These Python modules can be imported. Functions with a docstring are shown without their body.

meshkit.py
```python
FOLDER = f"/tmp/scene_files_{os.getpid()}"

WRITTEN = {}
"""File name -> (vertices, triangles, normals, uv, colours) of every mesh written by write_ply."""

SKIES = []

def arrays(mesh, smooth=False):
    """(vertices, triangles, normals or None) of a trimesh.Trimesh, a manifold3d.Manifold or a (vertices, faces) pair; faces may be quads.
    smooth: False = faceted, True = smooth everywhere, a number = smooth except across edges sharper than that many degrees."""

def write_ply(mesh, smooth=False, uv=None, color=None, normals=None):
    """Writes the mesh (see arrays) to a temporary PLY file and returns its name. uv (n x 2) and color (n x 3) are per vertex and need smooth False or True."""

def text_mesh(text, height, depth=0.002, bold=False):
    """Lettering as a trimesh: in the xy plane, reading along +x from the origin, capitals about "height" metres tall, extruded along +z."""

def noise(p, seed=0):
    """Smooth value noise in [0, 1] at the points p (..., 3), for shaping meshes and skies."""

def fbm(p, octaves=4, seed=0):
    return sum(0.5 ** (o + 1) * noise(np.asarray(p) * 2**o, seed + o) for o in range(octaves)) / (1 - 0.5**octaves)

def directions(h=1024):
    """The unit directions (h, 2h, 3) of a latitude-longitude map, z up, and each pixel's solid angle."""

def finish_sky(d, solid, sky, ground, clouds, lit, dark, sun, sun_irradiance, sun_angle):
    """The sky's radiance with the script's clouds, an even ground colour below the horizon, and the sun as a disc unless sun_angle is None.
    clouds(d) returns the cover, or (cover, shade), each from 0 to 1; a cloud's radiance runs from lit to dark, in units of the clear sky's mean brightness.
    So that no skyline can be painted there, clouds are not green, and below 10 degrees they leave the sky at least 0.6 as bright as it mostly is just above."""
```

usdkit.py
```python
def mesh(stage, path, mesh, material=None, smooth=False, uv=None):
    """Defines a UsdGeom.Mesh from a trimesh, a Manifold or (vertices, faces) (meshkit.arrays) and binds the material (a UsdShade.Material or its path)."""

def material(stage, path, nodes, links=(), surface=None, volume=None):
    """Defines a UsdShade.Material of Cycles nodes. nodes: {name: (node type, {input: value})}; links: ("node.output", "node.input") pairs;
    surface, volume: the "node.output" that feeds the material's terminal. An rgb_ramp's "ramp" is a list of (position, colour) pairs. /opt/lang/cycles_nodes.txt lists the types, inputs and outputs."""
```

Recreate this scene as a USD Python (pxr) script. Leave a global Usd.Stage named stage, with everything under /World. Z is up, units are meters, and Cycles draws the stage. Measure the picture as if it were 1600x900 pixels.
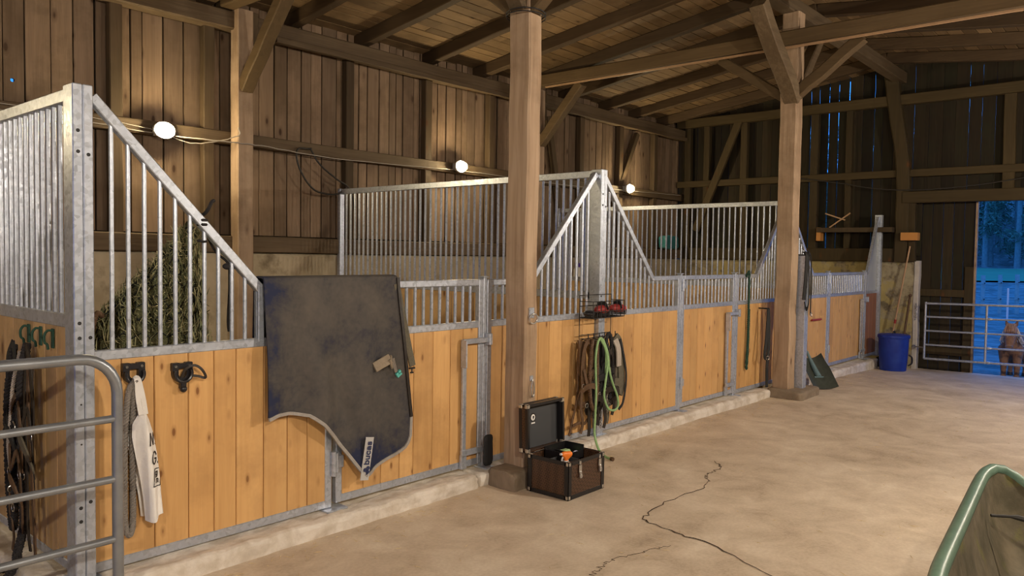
import math
import numpy as np, trimesh, manifold3d, usdkit, meshkit
from shapely import geometry as sg
from shapely import affinity as sa
from pxr import Usd, UsdGeom, UsdLux, UsdShade, Gf, Sdf

stage = Usd.Stage.CreateInMemory()
UsdGeom.SetStageUpAxis(stage, 'Z'); UsdGeom.SetStageMetersPerUnit(stage, 1.0)
UsdGeom.Xform.Define(stage, '/World')

# ------------------------------------------------------------------ camera, sky, exposure
# x runs along the stall fronts (front plane y = 0), y into the stalls, z up
F_PX, YAW, PITCH, ROLL, CAM = 1220.7, 0.7147, 0.0414, -0.01448, (0.0, -3.674, 1.55)
_f = np.array([math.cos(YAW)*math.cos(PITCH), math.sin(YAW)*math.cos(PITCH), -math.sin(PITCH)])
_r = np.cross(_f, [0, 0, 1]); _r /= np.linalg.norm(_r); _u = np.cross(_r, _f)
_r, _u = math.cos(ROLL)*_r - math.sin(ROLL)*_u, math.sin(ROLL)*_r + math.cos(ROLL)*_u
camera = UsdGeom.Camera.Define(stage, '/World/camera')
camera.CreateHorizontalApertureAttr(36.0); camera.CreateVerticalApertureAttr(20.25)
camera.CreateFocalLengthAttr(36.0*F_PX/1600)
camera.AddTransformOp().Set(Gf.Matrix4d(*_r, 0, *_u, 0, *(-_f), 0, *CAM, 1))
camera.CreateExposureAttr(2.3)

sky = UsdLux.DomeLight.Define(stage, '/World/dusk_sky')          # blue dusk, seen through the door and the gaps
sky.CreateColorAttr(Gf.Vec3f(0.035, 0.26, 1.0)); sky.CreateIntensityAttr(0.115)

LAMP_BACK, LAMP_FRONT = 86.0, 330.0                               # strength of the bulbs on the two long walls
LAMP_BACK_COL, LAMP_FRONT_COL = (1.0, 0.80, 0.47), (1.0, 0.88, 0.72)

# ------------------------------------------------------------------ small helpers
rng = np.random.default_rng(7)
V = lambda *a: np.array(a, float)
def unit(a):
    a = np.asarray(a, float); return a/max(np.linalg.norm(a), 1e-12)
def cat(ms):
    return trimesh.util.concatenate([m for m in ms])
def hull(p):
    return trimesh.convex.convex_hull(np.asarray(p, float))
def cbox(x0, x1, y0, y1, z0, z1, c=0.003):
    """a box with chamfered edges"""
    lo, hi = np.minimum([x0, y0, z0], [x1, y1, z1]), np.maximum([x0, y0, z0], [x1, y1, z1])
    c = min(c, 0.45*float((hi-lo).min())); P = []
    for sx in (0, 1):
        for sy in (0, 1):
            for sz in (0, 1):
                b = np.where([sx, sy, sz], hi, lo); d = np.where([sx, sy, sz], -c, c)
                for k in range(3):
                    e = b + d; e[k] = b[k]; P.append(e)
    return hull(P)
def bar(p0, p1, side, w, t, ch=0.004, segs=1, jit=0.0, r=None):
    """a straight timber or profile: w along side, t across; segs + jit give hewn or warped faces"""
    p0, p1 = V(*p0), V(*p1); d = unit(p1-p0); s = V(*side); s = unit(s - d*(s@d)); n = np.cross(d, s)
    a, b = w/2, t/2; ch = min(ch, .45*min(a, b))
    sec = [(-a+ch, -b), (a-ch, -b), (a, -b+ch), (a, b-ch), (a-ch, b), (-a+ch, b), (-a, b-ch), (-a, -b+ch)]
    r = r or rng; vs = []
    for i in range(segs+1):
        c = p0 + (p1-p0)*i/segs
        j = (r.random(2)-.5)*jit if 0 < i < segs else (0, 0)
        k = 1 + (r.random()-.5)*jit*2
        for (u, v) in sec: vs.append(c + s*(u*k+j[0]) + n*(v+j[1]))
    fs = []
    for i in range(segs):
        for q in range(8):
            A, B = i*8+q, i*8+(q+1) % 8
            fs += [[A, B, B+8], [A, B+8, A+8]]
    for q in range(1, 7):
        fs.append([0, q+1, q]); o = segs*8; fs.append([o, o+q, o+q+1])
    m = trimesh.Trimesh(np.array(vs), np.array(fs), process=False)
    if m.volume < 0: m.invert()
    return m
def frames(pts):
    pts = np.asarray(pts, float); t = np.gradient(pts, axis=0)
    t /= np.linalg.norm(t, axis=1, keepdims=True)+1e-12
    n = np.zeros_like(t); a = V(0, 0, 1) if abs(t[0, 2]) < .9 else V(1, 0, 0)
    n[0] = unit(np.cross(t[0], a))
    for i in range(1, len(t)): n[i] = unit(n[i-1]-t[i]*(n[i-1]@t[i]))
    return pts, t, n, np.cross(t, n)
def tube(pts, r, n=8, closed=False):
    pts, t, a, b = frames(pts); r = np.broadcast_to(r, (len(pts),)); ang = np.arange(n)*2*math.pi/n
    v = pts[:, None]+r[:, None, None]*(np.cos(ang)[None, :, None]*a[:, None]+np.sin(ang)[None, :, None]*b[:, None])
    k = len(pts); fs = []
    for i in range(k if closed else k-1):
        j = (i+1) % k
        for q in range(n):
            A, B, C, D = i*n+q, i*n+(q+1) % n, j*n+(q+1) % n, j*n+q
            fs += [[A, B, C], [A, C, D]]
    v = v.reshape(-1, 3)
    if not closed:
        v = np.vstack([v, pts[0], pts[-1]]); c0, c1 = k*n, k*n+1
        for q in range(n):
            fs += [[c0, (q+1) % n, q], [c1, (k-1)*n+q, (k-1)*n+(q+1) % n]]
    m = trimesh.Trimesh(v, np.array(fs), process=False)
    if m.volume < 0: m.invert()
    return m
def spline(pts, n=24):
    """Catmull-Rom through the points"""
    p = np.asarray(pts, float); p = np.vstack([2*p[0]-p[1], p, 2*p[-1]-p[-2]]); k = len(p)-3; out = []
    for u in np.linspace(0, k-1e-9, n):
        i = int(u); s = u-i; a, b, c, d = p[i], p[i+1], p[i+2], p[i+3]
        out.append(.5*(2*b+(c-a)*s+(2*a-5*b+4*c-d)*s*s+(3*b-a-3*c+d)*s**3))
    return np.array(out)
def ribbon(pts, w, t, normal=(0, -1, 0)):
    """a flat strap along the points, its face towards normal"""
    pts = np.asarray(pts, float); tg = np.gradient(pts, axis=0); tg /= np.linalg.norm(tg, axis=1, keepdims=True)+1e-12
    nn = np.broadcast_to(V(*normal), pts.shape); s = np.cross(tg, nn)
    L = np.linalg.norm(s, axis=1, keepdims=True); s = np.where(L > .05, s/np.maximum(L, 1e-9), V(1, 0, 0)); m_ = np.cross(s, tg)
    q = np.stack([pts-s*w/2-m_*t/2, pts+s*w/2-m_*t/2, pts+s*w/2+m_*t/2, pts-s*w/2+m_*t/2], 1).reshape(-1, 3); k = len(pts); fs = []
    for i in range(k-1):
        for c in range(4):
            A, B = i*4+c, i*4+(c+1) % 4
            fs += [[A, B, B+4], [A, B+4, A+4]]
    e = (k-1)*4; fs += [[0, 2, 1], [0, 3, 2], [e, e+1, e+2], [e, e+2, e+3]]
    m = trimesh.Trimesh(q, np.array(fs), process=False)
    if m.volume < 0: m.invert()
    return m
def torus(c, axis, R, r, n=16, k=6):
    z = unit(axis); x = unit(np.cross(z, V(0, 0, 1) if abs(z[2]) < .9 else V(1, 0, 0))); y = np.cross(z, x)
    a = np.arange(n)*2*math.pi/n
    return tube(V(*c)+R*(np.cos(a)[:, None]*x+np.sin(a)[:, None]*y), r, k, closed=True)
def ball(c, r, s=(1, 1, 1), sub=2):
    m = trimesh.creation.icosphere(sub, 1.0); m.apply_scale(np.array(s)*r); m.apply_translation(c); return m
def lathe(prof, c=(0, 0, 0), n=32):
    m = trimesh.creation.revolve(np.asarray(prof, float), sections=n); m.apply_translation(c); return m
def cyl(p0, p1, r, n=12):
    return tube([p0, p1], r, n)
def rough_block(x0, x1, y0, y1, z0, z1, res, amp, seed=0, freq=9.0):
    m = trimesh.creation.box(bounds=[[x0, y0, z0], [x1, y1, z1]])
    v, f = trimesh.remesh.subdivide_to_size(m.vertices, m.faces, res); m = trimesh.Trimesh(v, f)
    m.merge_vertices()
    p = m.vertices.copy(); c = V((x0+x1)/2, (y0+y1)/2, (z0+z1)/2); h = V(x1-x0, y1-y0, z1-z0)/2
    q = np.abs(p-c); e = np.clip((q-(h-.03))/.03, 0, 1); corner = np.clip(e.sum(1)-1, 0, 2)[:, None]
    p -= np.sign(p-c)*e*corner*.009
    d = np.stack([meshkit.fbm(p*freq+k*17.3, 3, seed+k) for k in range(3)], 1)-.5
    m.vertices = p+d*2*amp
    return m
def ext_xz(poly, y0, y1):
    """shapely polygon in (x, z) made solid from y0 to y1"""
    m = trimesh.creation.extrude_polygon(poly, abs(y1-y0), engine='earcut'); v = m.vertices.copy()
    m.vertices = np.stack([v[:, 0], max(y0, y1)-v[:, 2], v[:, 1]], 1)
    if m.volume < 0: m.invert()
    return m
def ext_yz(poly, x0, x1):
    m = trimesh.creation.extrude_polygon(poly, abs(x1-x0), engine='earcut'); v = m.vertices.copy()
    m.vertices = np.stack([min(x0, x1)+v[:, 2], v[:, 0], v[:, 1]], 1)
    if m.volume < 0: m.invert()
    return m
def grid_solid(P, t):
    """(nu, nv, 3) sheet of points given thickness t: a closed mesh"""
    nu, nv = P.shape[:2]; du, dv = np.gradient(P, axis=0), np.gradient(P, axis=1)
    n = np.cross(du, dv); n /= np.linalg.norm(n, axis=2, keepdims=True)+1e-12
    A, B = (P+n*t/2).reshape(-1, 3), (P-n*t/2).reshape(-1, 3); N = nu*nv; fs = []
    ix = lambda i, j: i*nv+j
    for i in range(nu-1):
        for j in range(nv-1):
            a, b, c, d = ix(i, j), ix(i+1, j), ix(i+1, j+1), ix(i, j+1)
            fs += [[a, b, c], [a, c, d], [N+a, N+c, N+b], [N+a, N+d, N+c]]
    edge = [ix(i, 0) for i in range(nu)]+[ix(nu-1, j) for j in range(1, nv)]+[ix(i, nv-1) for i in range(nu-2, -1, -1)]+[ix(0, j) for j in range(nv-2, 0, -1)]
    for k in range(len(edge)):
        a, b = edge[k], edge[(k+1) % len(edge)]; fs += [[a, N+a, N+b], [a, N+b, b]]
    m = trimesh.Trimesh(np.vstack([A, B]), np.array(fs), process=False)
    if m.volume < 0: m.invert()
    return m
def twisted(pts, r, turns, n=120):
    """three-strand rope"""
    pts = spline(pts, n); p, t, a, b = frames(pts); out = []
    for k in range(3):
        ph = np.linspace(0, turns*2*math.pi, n)+k*2*math.pi/3
        out.append(tube(p+.55*r*(np.cos(ph)[:, None]*a+np.sin(ph)[:, None]*b), r*.55, 6))
    return cat(out)

# ------------------------------------------------------------------ materials
LOOKS = '/World/Looks/'
def wood(name, axis, ramp, rough=.6, grain=1.0, knots=1.0, knot_col=(.10, .04, .012), stain=None, tone=.35, bump=.25, flat=1, kscale=1.0):
    """planks and timber: fine grain along axis, knots, a tone of its own for every piece"""
    sc = [26., 26., 26.]; sc[axis] = 1.4; ks = [7.*kscale]*3; ks[axis] = 3.0*kscale; ks[flat] = 0.; big = [3., 3., 3.]; big[axis] = .7
    N = {'geo': ('geometry', {}), 'oi': ('object_info', {}),
         'm1': ('math', {'math_type': 'multiply', 'value2': 37.0}), 'm2': ('math', {'math_type': 'multiply', 'value2': 91.0}),
         'off': ('combine_xyz', {}), 'add': ('vector_math', {'math_type': 'add'}),
         'mp': ('mapping', {'scale': sc}), 'mk': ('mapping', {'scale': ks}), 'mb': ('mapping', {'scale': big}),
         'gr': ('noise_texture', {'scale': 1.0*grain, 'detail': 5., 'roughness': .6, 'distortion': .6}),
         'bg': ('noise_texture', {'scale': 1.0, 'detail': 3.}),
         'vo': ('voronoi_texture', {'scale': 1.0, 'randomness': 1.0}),
         'sep': ('separate_color', {}), 'gate': ('math', {'math_type': 'greater_than', 'value2': 1-.42*min(knots, 2)}),
         'kn': ('rgb_ramp', {'ramp': [(0, (1, 1, 1)), (.09, (.9, .9, .9)), (.13, (.35, .35, .35)), (.24, (0, 0, 0)), (1, (0, 0, 0))]}),
         'kg': ('math', {'math_type': 'multiply'}),
         'col': ('rgb_ramp', {'ramp': ramp}),
         'mixg': ('mix_float', {'fac': .45}),
         'tn': ('map_range', {'from_min': 0., 'from_max': 1., 'to_min': 1-tone, 'to_max': 1+tone*.6}),
         'tv': ('hsv', {}), 'mkx': ('mix', {'mix_type': 'mix', 'color2': knot_col}),
         'bp': ('bump', {'strength': bump, 'distance': .01}),
         'p': ('principled_bsdf', {'roughness': rough, 'specular_ior_level': .3})}
    L = [('oi.random', 'm1.value1'), ('oi.random', 'm2.value1'), ('m1.value', 'off.x'), ('m2.value', 'off.y'), ('m1.value', 'off.z'),
         ('geo.position', 'add.vector1'), ('off.vector', 'add.vector2'), ('add.vector', 'mp.vector'), ('add.vector', 'mk.vector'), ('add.vector', 'mb.vector'),
         ('mp.vector', 'gr.vector'), ('mk.vector', 'vo.vector'), ('mb.vector', 'bg.vector'),
         ('gr.fac', 'mixg.a'), ('bg.fac', 'mixg.b'), ('mixg.result', 'col.fac'),
         ('vo.color', 'sep.color'), ('sep.r', 'gate.value1'), ('vo.distance', 'kn.fac'), ('kn.color', 'kg.value1'), ('gate.value', 'kg.value2'),
         ('oi.random', 'tn.value'), ('tn.result', 'tv.value'), ('col.color', 'tv.color'),
         ('tv.color', 'mkx.color1'), ('kg.value', 'mkx.fac'), ('gr.fac', 'bp.height'), ('bp.normal', 'p.normal')]
    last = 'mkx.color'
    if stain:
        N['sn'] = ('noise_texture', {'scale': stain[1], 'detail': 6., 'roughness': .65})
        N['sr'] = ('rgb_ramp', {'ramp': [(0, (0, 0, 0)), (.46, (0, 0, 0)), (.66, (1, 1, 1)), (1, (1, 1, 1))]})
        N['sf'] = ('math', {'math_type': 'multiply', 'value2': stain[2]})
        N['sm'] = ('mix', {'mix_type': 'mix', 'color2': stain[0]})
        L += [('add.vector', 'sn.vector'), ('sn.fac', 'sr.fac'), ('sr.color', 'sf.value1'), ('sf.value', 'sm.fac'), (last, 'sm.color1')]; last = 'sm.color'
    L.append((last, 'p.base_color'))
    return usdkit.material(stage, LOOKS+name, N, L, surface='p.BSDF')
def mottled(name, ramp, scale=6., detail=6., rough=.8, bump=.3, bscale=None, metallic=0., dist=.01, rough_ramp=None, spec=.3, second=None):
    N = {'geo': ('geometry', {}), 'n': ('noise_texture', {'scale': scale, 'detail': detail, 'roughness': .62, 'distortion': .3}),
         'col': ('rgb_ramp', {'ramp': ramp}), 'nb': ('noise_texture', {'scale': bscale or scale*3, 'detail': 5.}),
         'bp': ('bump', {'strength': bump, 'distance': dist}), 'p': ('principled_bsdf', {'roughness': rough, 'metallic': metallic, 'specular_ior_level': spec})}
    L = [('geo.position', 'n.vector'), ('geo.position', 'nb.vector'), ('n.fac', 'col.fac'), ('nb.fac', 'bp.height'), ('bp.normal', 'p.normal')]
    last = 'col.color'
    if second:
        sc2, lo, hi, c2, amt = second
        N['n2'] = ('noise_texture', {'scale': sc2, 'detail': 5., 'roughness': .6}); N['r2'] = ('rgb_ramp', {'ramp': [(0, (0, 0, 0)), (lo, (0, 0, 0)), (hi, (amt,)*3), (1, (amt,)*3)]})
        N['mx'] = ('mix', {'mix_type': 'mix', 'color2': c2})
        L += [('geo.position', 'n2.vector'), ('n2.fac', 'r2.fac'), ('r2.color', 'mx.fac'), (last, 'mx.color1')]; last = 'mx.color'
    L.append((last, 'p.base_color'))
    return usdkit.material(stage, LOOKS+name, N, L, surface='p.BSDF')
def plain(name, col, rough=.5, metallic=0., spec=.5, sheen=0.):
    return usdkit.material(stage, LOOKS+name, {'p': ('principled_bsdf', {'base_color': col, 'roughness': rough, 'metallic': metallic, 'specular_ior_level': spec, 'sheen_weight': sheen})}, [], surface='p.BSDF')
def glow(name, col, s):
    return usdkit.material(stage, LOOKS+name, {'e': ('emission', {'color': col, 'strength': s})}, [], surface='e.emission')

PINE = wood('pine_plank', 2, [(0, (.36, .19, .068)), (.36, (.56, .315, .120)), (.55, (.64, .375, .150)), (1, (.74, .48, .22))], rough=.48, knots=1.15, knot_col=(.20, .08, .025), tone=.13, bump=.12, kscale=1.9,
            stain=((.34, .18, .07), 2.2, .45))
PINE_IN = wood('pine_plank_worn', 2, [(0, (.40, .23, .09)), (.5, (.62, .40, .19)), (1, (.72, .50, .27))], rough=.55, knots=.8, knot_col=(.13, .05, .015), tone=.2, flat=0, stain=((.20, .12, .06), 3., .5))
RED_PINE = wood('reddish_plank', 2, [(0, (.16, .06, .03)), (.5, (.26, .11, .06)), (1, (.34, .16, .09))], rough=.6, knots=.6, tone=.2)
OLD_Z = wood('old_board', 2, [(0, (0.0968, 0.05984, 0.0352)), (.4, (0.198, 0.132, 0.08272)), (.6, (0.264, 0.1804, 0.1162)), (1, (0.3696, 0.2728, 0.1848))], rough=.75, knots=1.2, knot_col=(.045, .02, .009), tone=.34, stain=((.10, .065, .035), 1.7, .55))
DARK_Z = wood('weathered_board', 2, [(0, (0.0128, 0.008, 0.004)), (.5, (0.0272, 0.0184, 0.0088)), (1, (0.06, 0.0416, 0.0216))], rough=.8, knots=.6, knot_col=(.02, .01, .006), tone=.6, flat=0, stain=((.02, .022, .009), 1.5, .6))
ROOF_X = wood('roof_board', 0, [(0, (0.0936, 0.054, 0.02304)), (.45, (0.1872, 0.1188, 0.05616)), (1, (0.288, 0.1944, 0.1008))], rough=.75, knots=.9, knot_col=(.05, .025, .01), tone=.4, flat=2, stain=((.09, .055, .025), 1.2, .7))
BEAM_X = wood('beam_along', 0, [(0, (0.045, 0.0306, 0.0162)), (.45, (0.1125, 0.0765, 0.0432)), (.55, (0.144, 0.1008, 0.0585)), (1, (0.252, 0.1845, 0.1125))], rough=.7, knots=.7, tone=.2, stain=((.09, .06, .03), 1.3, .6))
BEAM_Y = wood('beam_across', 1, [(0, (0.0468, 0.02808, 0.0117)), (.45, (0.1014, 0.06474, 0.02964)), (1, (0.195, 0.1326, 0.0663))], rough=.7, knots=.7, tone=.22, stain=((.10, .065, .03), 1.3, .6))
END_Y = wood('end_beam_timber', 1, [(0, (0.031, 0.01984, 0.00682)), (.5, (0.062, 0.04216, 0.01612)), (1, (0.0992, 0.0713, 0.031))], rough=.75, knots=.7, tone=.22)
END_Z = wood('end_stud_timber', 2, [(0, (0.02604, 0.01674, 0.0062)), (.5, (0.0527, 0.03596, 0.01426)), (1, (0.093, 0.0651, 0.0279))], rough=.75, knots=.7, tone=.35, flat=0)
RAFT_Y = wood('rafter_timber', 1, [(0, (.032, .018, .008)), (.5, (.062, .038, .018)), (1, (.11, .07, .036))], rough=.75, knots=.6, tone=.25)
POST_Z = wood('post_timber', 2, [(0, (.10, .062, .035)), (.30, (.20, .13, .078)), (.42, (.36, .245, .155)), (.55, (.44, .315, .21)), (1, (.56, .43, .30))], rough=.65, knots=.9, knot_col=(.09, .04, .016), tone=.08, stain=((.17, .11, .062), 1.6, .6))
STUD_Z = wood('stud_timber', 2, [(0, (.04, .025, .013)), (.5, (.085, .056, .030)), (1, (.17, .115, .064))], rough=.75, knots=.7, tone=.3, stain=((.07, .05, .025), 1.4, .6))
FRESH_X = wood('fresh_offcut', 1, [(0, (.42, .17, .04)), (1, (.62, .30, .09))], rough=.6, knots=.3, tone=.1)
GALV = usdkit.material(stage, LOOKS+'galvanised_steel', {
    'geo': ('geometry', {}), 'v': ('voronoi_texture', {'scale': 55., 'randomness': 1.}), 'n': ('noise_texture', {'scale': 5., 'detail': 5.}),
    's': ('separate_color', {}), 'mf': ('mix_float', {'fac': .74}), 'col': ('rgb_ramp', {'ramp': [(0, (.34, .38, .45)), (.5, (.49, .53, .61)), (1, (.66, .70, .78))]}),
    'rr': ('map_range', {'from_min': 0., 'from_max': 1., 'to_min': .30, 'to_max': .44}), 'p': ('principled_bsdf', {'metallic': .62})},
    [('geo.position', 'v.vector'), ('geo.position', 'n.vector'), ('v.color', 's.color'), ('s.r', 'mf.a'), ('n.fac', 'mf.b'), ('mf.result', 'col.fac'), ('col.color', 'p.base_color'), ('s.g', 'rr.value'), ('rr.result', 'p.roughness')], surface='p.BSDF')
GATE_STEEL = mottled('gate_steel', [(0, (.20, .215, .24)), (.5, (.30, .32, .35)), (1, (.42, .44, .46))], 9., rough=.36, bump=.05, metallic=.7)
SHEET = mottled('sheet_steel', [(0, (.42, .45, .46)), (1, (.60, .63, .64))], 3., rough=.5, bump=.05, metallic=.4)
STEEL = plain('bright_steel', (.62, .62, .62), .25, 1.)
BLACK_STEEL = plain('dark_bolt_hole', (.012, .012, .014), .6)
FLOOR = usdkit.material(stage, LOOKS+'trodden_concrete', {
    'geo': ('geometry', {}), 'a': ('noise_texture', {'scale': .9, 'detail': 6., 'roughness': .6, 'distortion': 1.2}), 'b': ('noise_texture', {'scale': 3.4, 'detail': 10., 'roughness': .62, 'distortion': .5}), 'c': ('noise_texture', {'scale': 55., 'detail': 6., 'roughness': .6}),
    'ab': ('mix_float', {'fac': .52}), 'abc': ('mix_float', {'fac': .18}), 'col': ('rgb_ramp', {'ramp': [(0, (.24, .175, .12)), (.36, (.36, .275, .195)), (.46, (.53, .425, .315)), (.54, (.62, .51, .39)), (.64, (.73, .63, .50)), (1, (.83, .75, .63))]}),
    'bp': ('bump', {'strength': .22, 'distance': .008}), 'p': ('principled_bsdf', {'roughness': .66, 'specular_ior_level': .3})},
    [('geo.position', 'a.vector'), ('geo.position', 'b.vector'), ('geo.position', 'c.vector'), ('a.fac', 'ab.a'), ('b.fac', 'ab.b'), ('ab.result', 'abc.a'), ('c.fac', 'abc.b'), ('abc.result', 'col.fac'), ('col.color', 'p.base_color'), ('abc.result', 'bp.height'), ('bp.normal', 'p.normal')], surface='p.BSDF')
KERB = mottled('limewashed_concrete', [(0, (.32, .26, .20)), (.42, (.56, .49, .41)), (.58, (.70, .64, .57)), (1, (.80, .75, .69))], 7., 8., rough=.85, bump=.6, bscale=30.)
STONE = mottled('rough_stone', [(0, (.13, .10, .07)), (.5, (.24, .185, .13)), (1, (.36, .29, .21))], 8., 7., rough=.9, bump=.6)
LIME = mottled('limewashed_wall', [(0, (.27, .22, .135)), (.4, (.42, .35, .235)), (.6, (.50, .42, .29)), (1, (.58, .50, .36))], 3., 7., rough=.85, bump=.35, second=(2.3, .56, .66, (.16, .125, .075), .7))
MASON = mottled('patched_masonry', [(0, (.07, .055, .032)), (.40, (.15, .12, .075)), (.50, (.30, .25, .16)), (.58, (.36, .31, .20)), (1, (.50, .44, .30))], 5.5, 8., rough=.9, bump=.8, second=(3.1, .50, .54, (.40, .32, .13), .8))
WHITE_EDGE = mottled('whitened_edge', [(0, (.40, .36, .32)), (1, (.60, .56, .52))], 12., rough=.8)
CRACK = plain('crack_shadow_gap', (.075, .052, .034), .95)
BEDDING = mottled('stall_bedding', [(0, (.20, .14, .07)), (1, (.42, .32, .18))], 30., rough=.95, bump=.8)
STRAW = plain('straw', (.62, .48, .26), .7)
RUG = usdkit.material(stage, LOOKS+'soiled_navy_canvas', {                      # navy canvas, soiled brown over the back, cleaner towards the hem
    'geo': ('geometry', {}), 'n': ('noise_texture', {'scale': 3.4, 'detail': 10., 'roughness': .62, 'distortion': .3}), 'f': ('noise_texture', {'scale': 38., 'detail': 4.}), 'xyz': ('separate_xyz', {}),
    'hem': ('map_range', {'from_min': .30, 'from_max': .68, 'to_min': -.20, 'to_max': .02, 'clamp': True}), 'left': ('map_range', {'from_min': 2.2, 'from_max': 2.5, 'to_min': -.09, 'to_max': .03, 'clamp': True}),
    'nf': ('mix_float', {'fac': .22}), 's1': ('math', {'math_type': 'add'}), 's2': ('math', {'math_type': 'add'}),
    'col': ('rgb_ramp', {'ramp': [(0, (.014, .020, .060)), (.35, (.022, .027, .060)), (.42, (.048, .046, .054)), (.51, (.074, .067, .063)), (.64, (.098, .086, .076)), (1, (.15, .125, .10))]}),
    'w': ('noise_texture', {'scale': 260., 'detail': 2.}), 'bp': ('bump', {'strength': .25, 'distance': .002}), 'p': ('principled_bsdf', {'roughness': .85, 'specular_ior_level': .25})},
    [('geo.position', 'n.vector'), ('geo.position', 'f.vector'), ('geo.position', 'w.vector'), ('geo.position', 'xyz.vector'), ('xyz.z', 'hem.value'), ('xyz.x', 'left.value'), ('n.fac', 'nf.a'), ('f.fac', 'nf.b'),
     ('nf.result', 's1.value1'), ('hem.result', 's1.value2'), ('s1.value', 's2.value1'), ('left.result', 's2.value2'), ('s2.value', 'col.fac'), ('col.color', 'p.base_color'), ('w.fac', 'bp.height'), ('bp.normal', 'p.normal')], surface='p.BSDF')
RUG_LINE = mottled('navy_lining', [(0, (.010, .012, .04)), (1, (.02, .022, .06))], 30., rough=.8)
BIND = mottled('grey_binding', [(0, (.22, .20, .18)), (1, (.42, .39, .36))], 40., rough=.7)
TAG = plain('silver_tag', (.46, .45, .44), .5)
INK = plain('black_ink', (.012, .012, .016), .6)
NAVY_INK = plain('navy_ink', (.02, .028, .09), .6)
TEAL = plain('teal_print', (.10, .45, .40), .5)
LEATHER = mottled('worn_leather', [(0, (.055, .030, .016)), (.5, (.11, .062, .034)), (1, (.19, .12, .07))], 30., rough=.5, bump=.2)
DARK_LEATHER = mottled('dark_leather', [(0, (.012, .010, .009)), (1, (.042, .032, .026))], 30., rough=.45, bump=.15)
PATCH = mottled('tan_patch', [(0, (.19, .15, .105)), (1, (.32, .26, .19))], 30., rough=.7)
KHAKI = mottled('khaki_webbing', [(0, (.085, .075, .052)), (1, (.17, .15, .11))], 60., rough=.85, bump=.3)
PADDING = mottled('pale_padding', [(0, (.34, .29, .25)), (1, (.52, .46, .40))], 30., rough=.9, bump=.3)
BLACK_PL = plain('black_plastic', (.014, .013, .016), .35)
BLACK_WEB = plain('black_webbing', (.012, .012, .013), .75)
GREY_ROPE = mottled('grey_rope', [(0, (.13, .115, .10)), (1, (.30, .27, .24))], 80., rough=.9, bump=.5)
BLACK_ROPE = mottled('black_rope', [(0, (.010, .010, .012)), (1, (.045, .04, .04))], 60., rough=.85, bump=.5)
GREEN_ROPE = mottled('dark_green_rope', [(0, (.014, .04, .028)), (1, (.04, .10, .07))], 60., rough=.8, bump=.5)
HOSE = mottled('light_green_rope', [(0, (.18, .32, .14)), (.6, (.30, .48, .22)), (1, (.44, .60, .32))], 50., rough=.5, bump=.2)
CANVAS = mottled('white_cotton', [(0, (.74, .71, .68)), (1, (.86, .84, .81))], 14., rough=.9, bump=.2)
HAY = mottled('hay_mass', [(0, (.035, .038, .015)), (.5, (.12, .12, .055)), (1, (.28, .26, .135))], 26., rough=.95, bump=1., dist=.03)
HAY_BLADE = plain('hay_blade', (.36, .33, .17), .8)
HAY_BLADE2 = plain('dark_hay_blade', (.15, .16, .075), .8)
NET = plain('black_net_cord', (.012, .014, .010), .7)
RED = mottled('faded_red_plastic', [(0, (.22, .02, .022)), (1, (.36, .045, .04))], 20., rough=.45, bump=.1)
BRISTLE = plain('black_bristle', (.014, .012, .012), .8)
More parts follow.
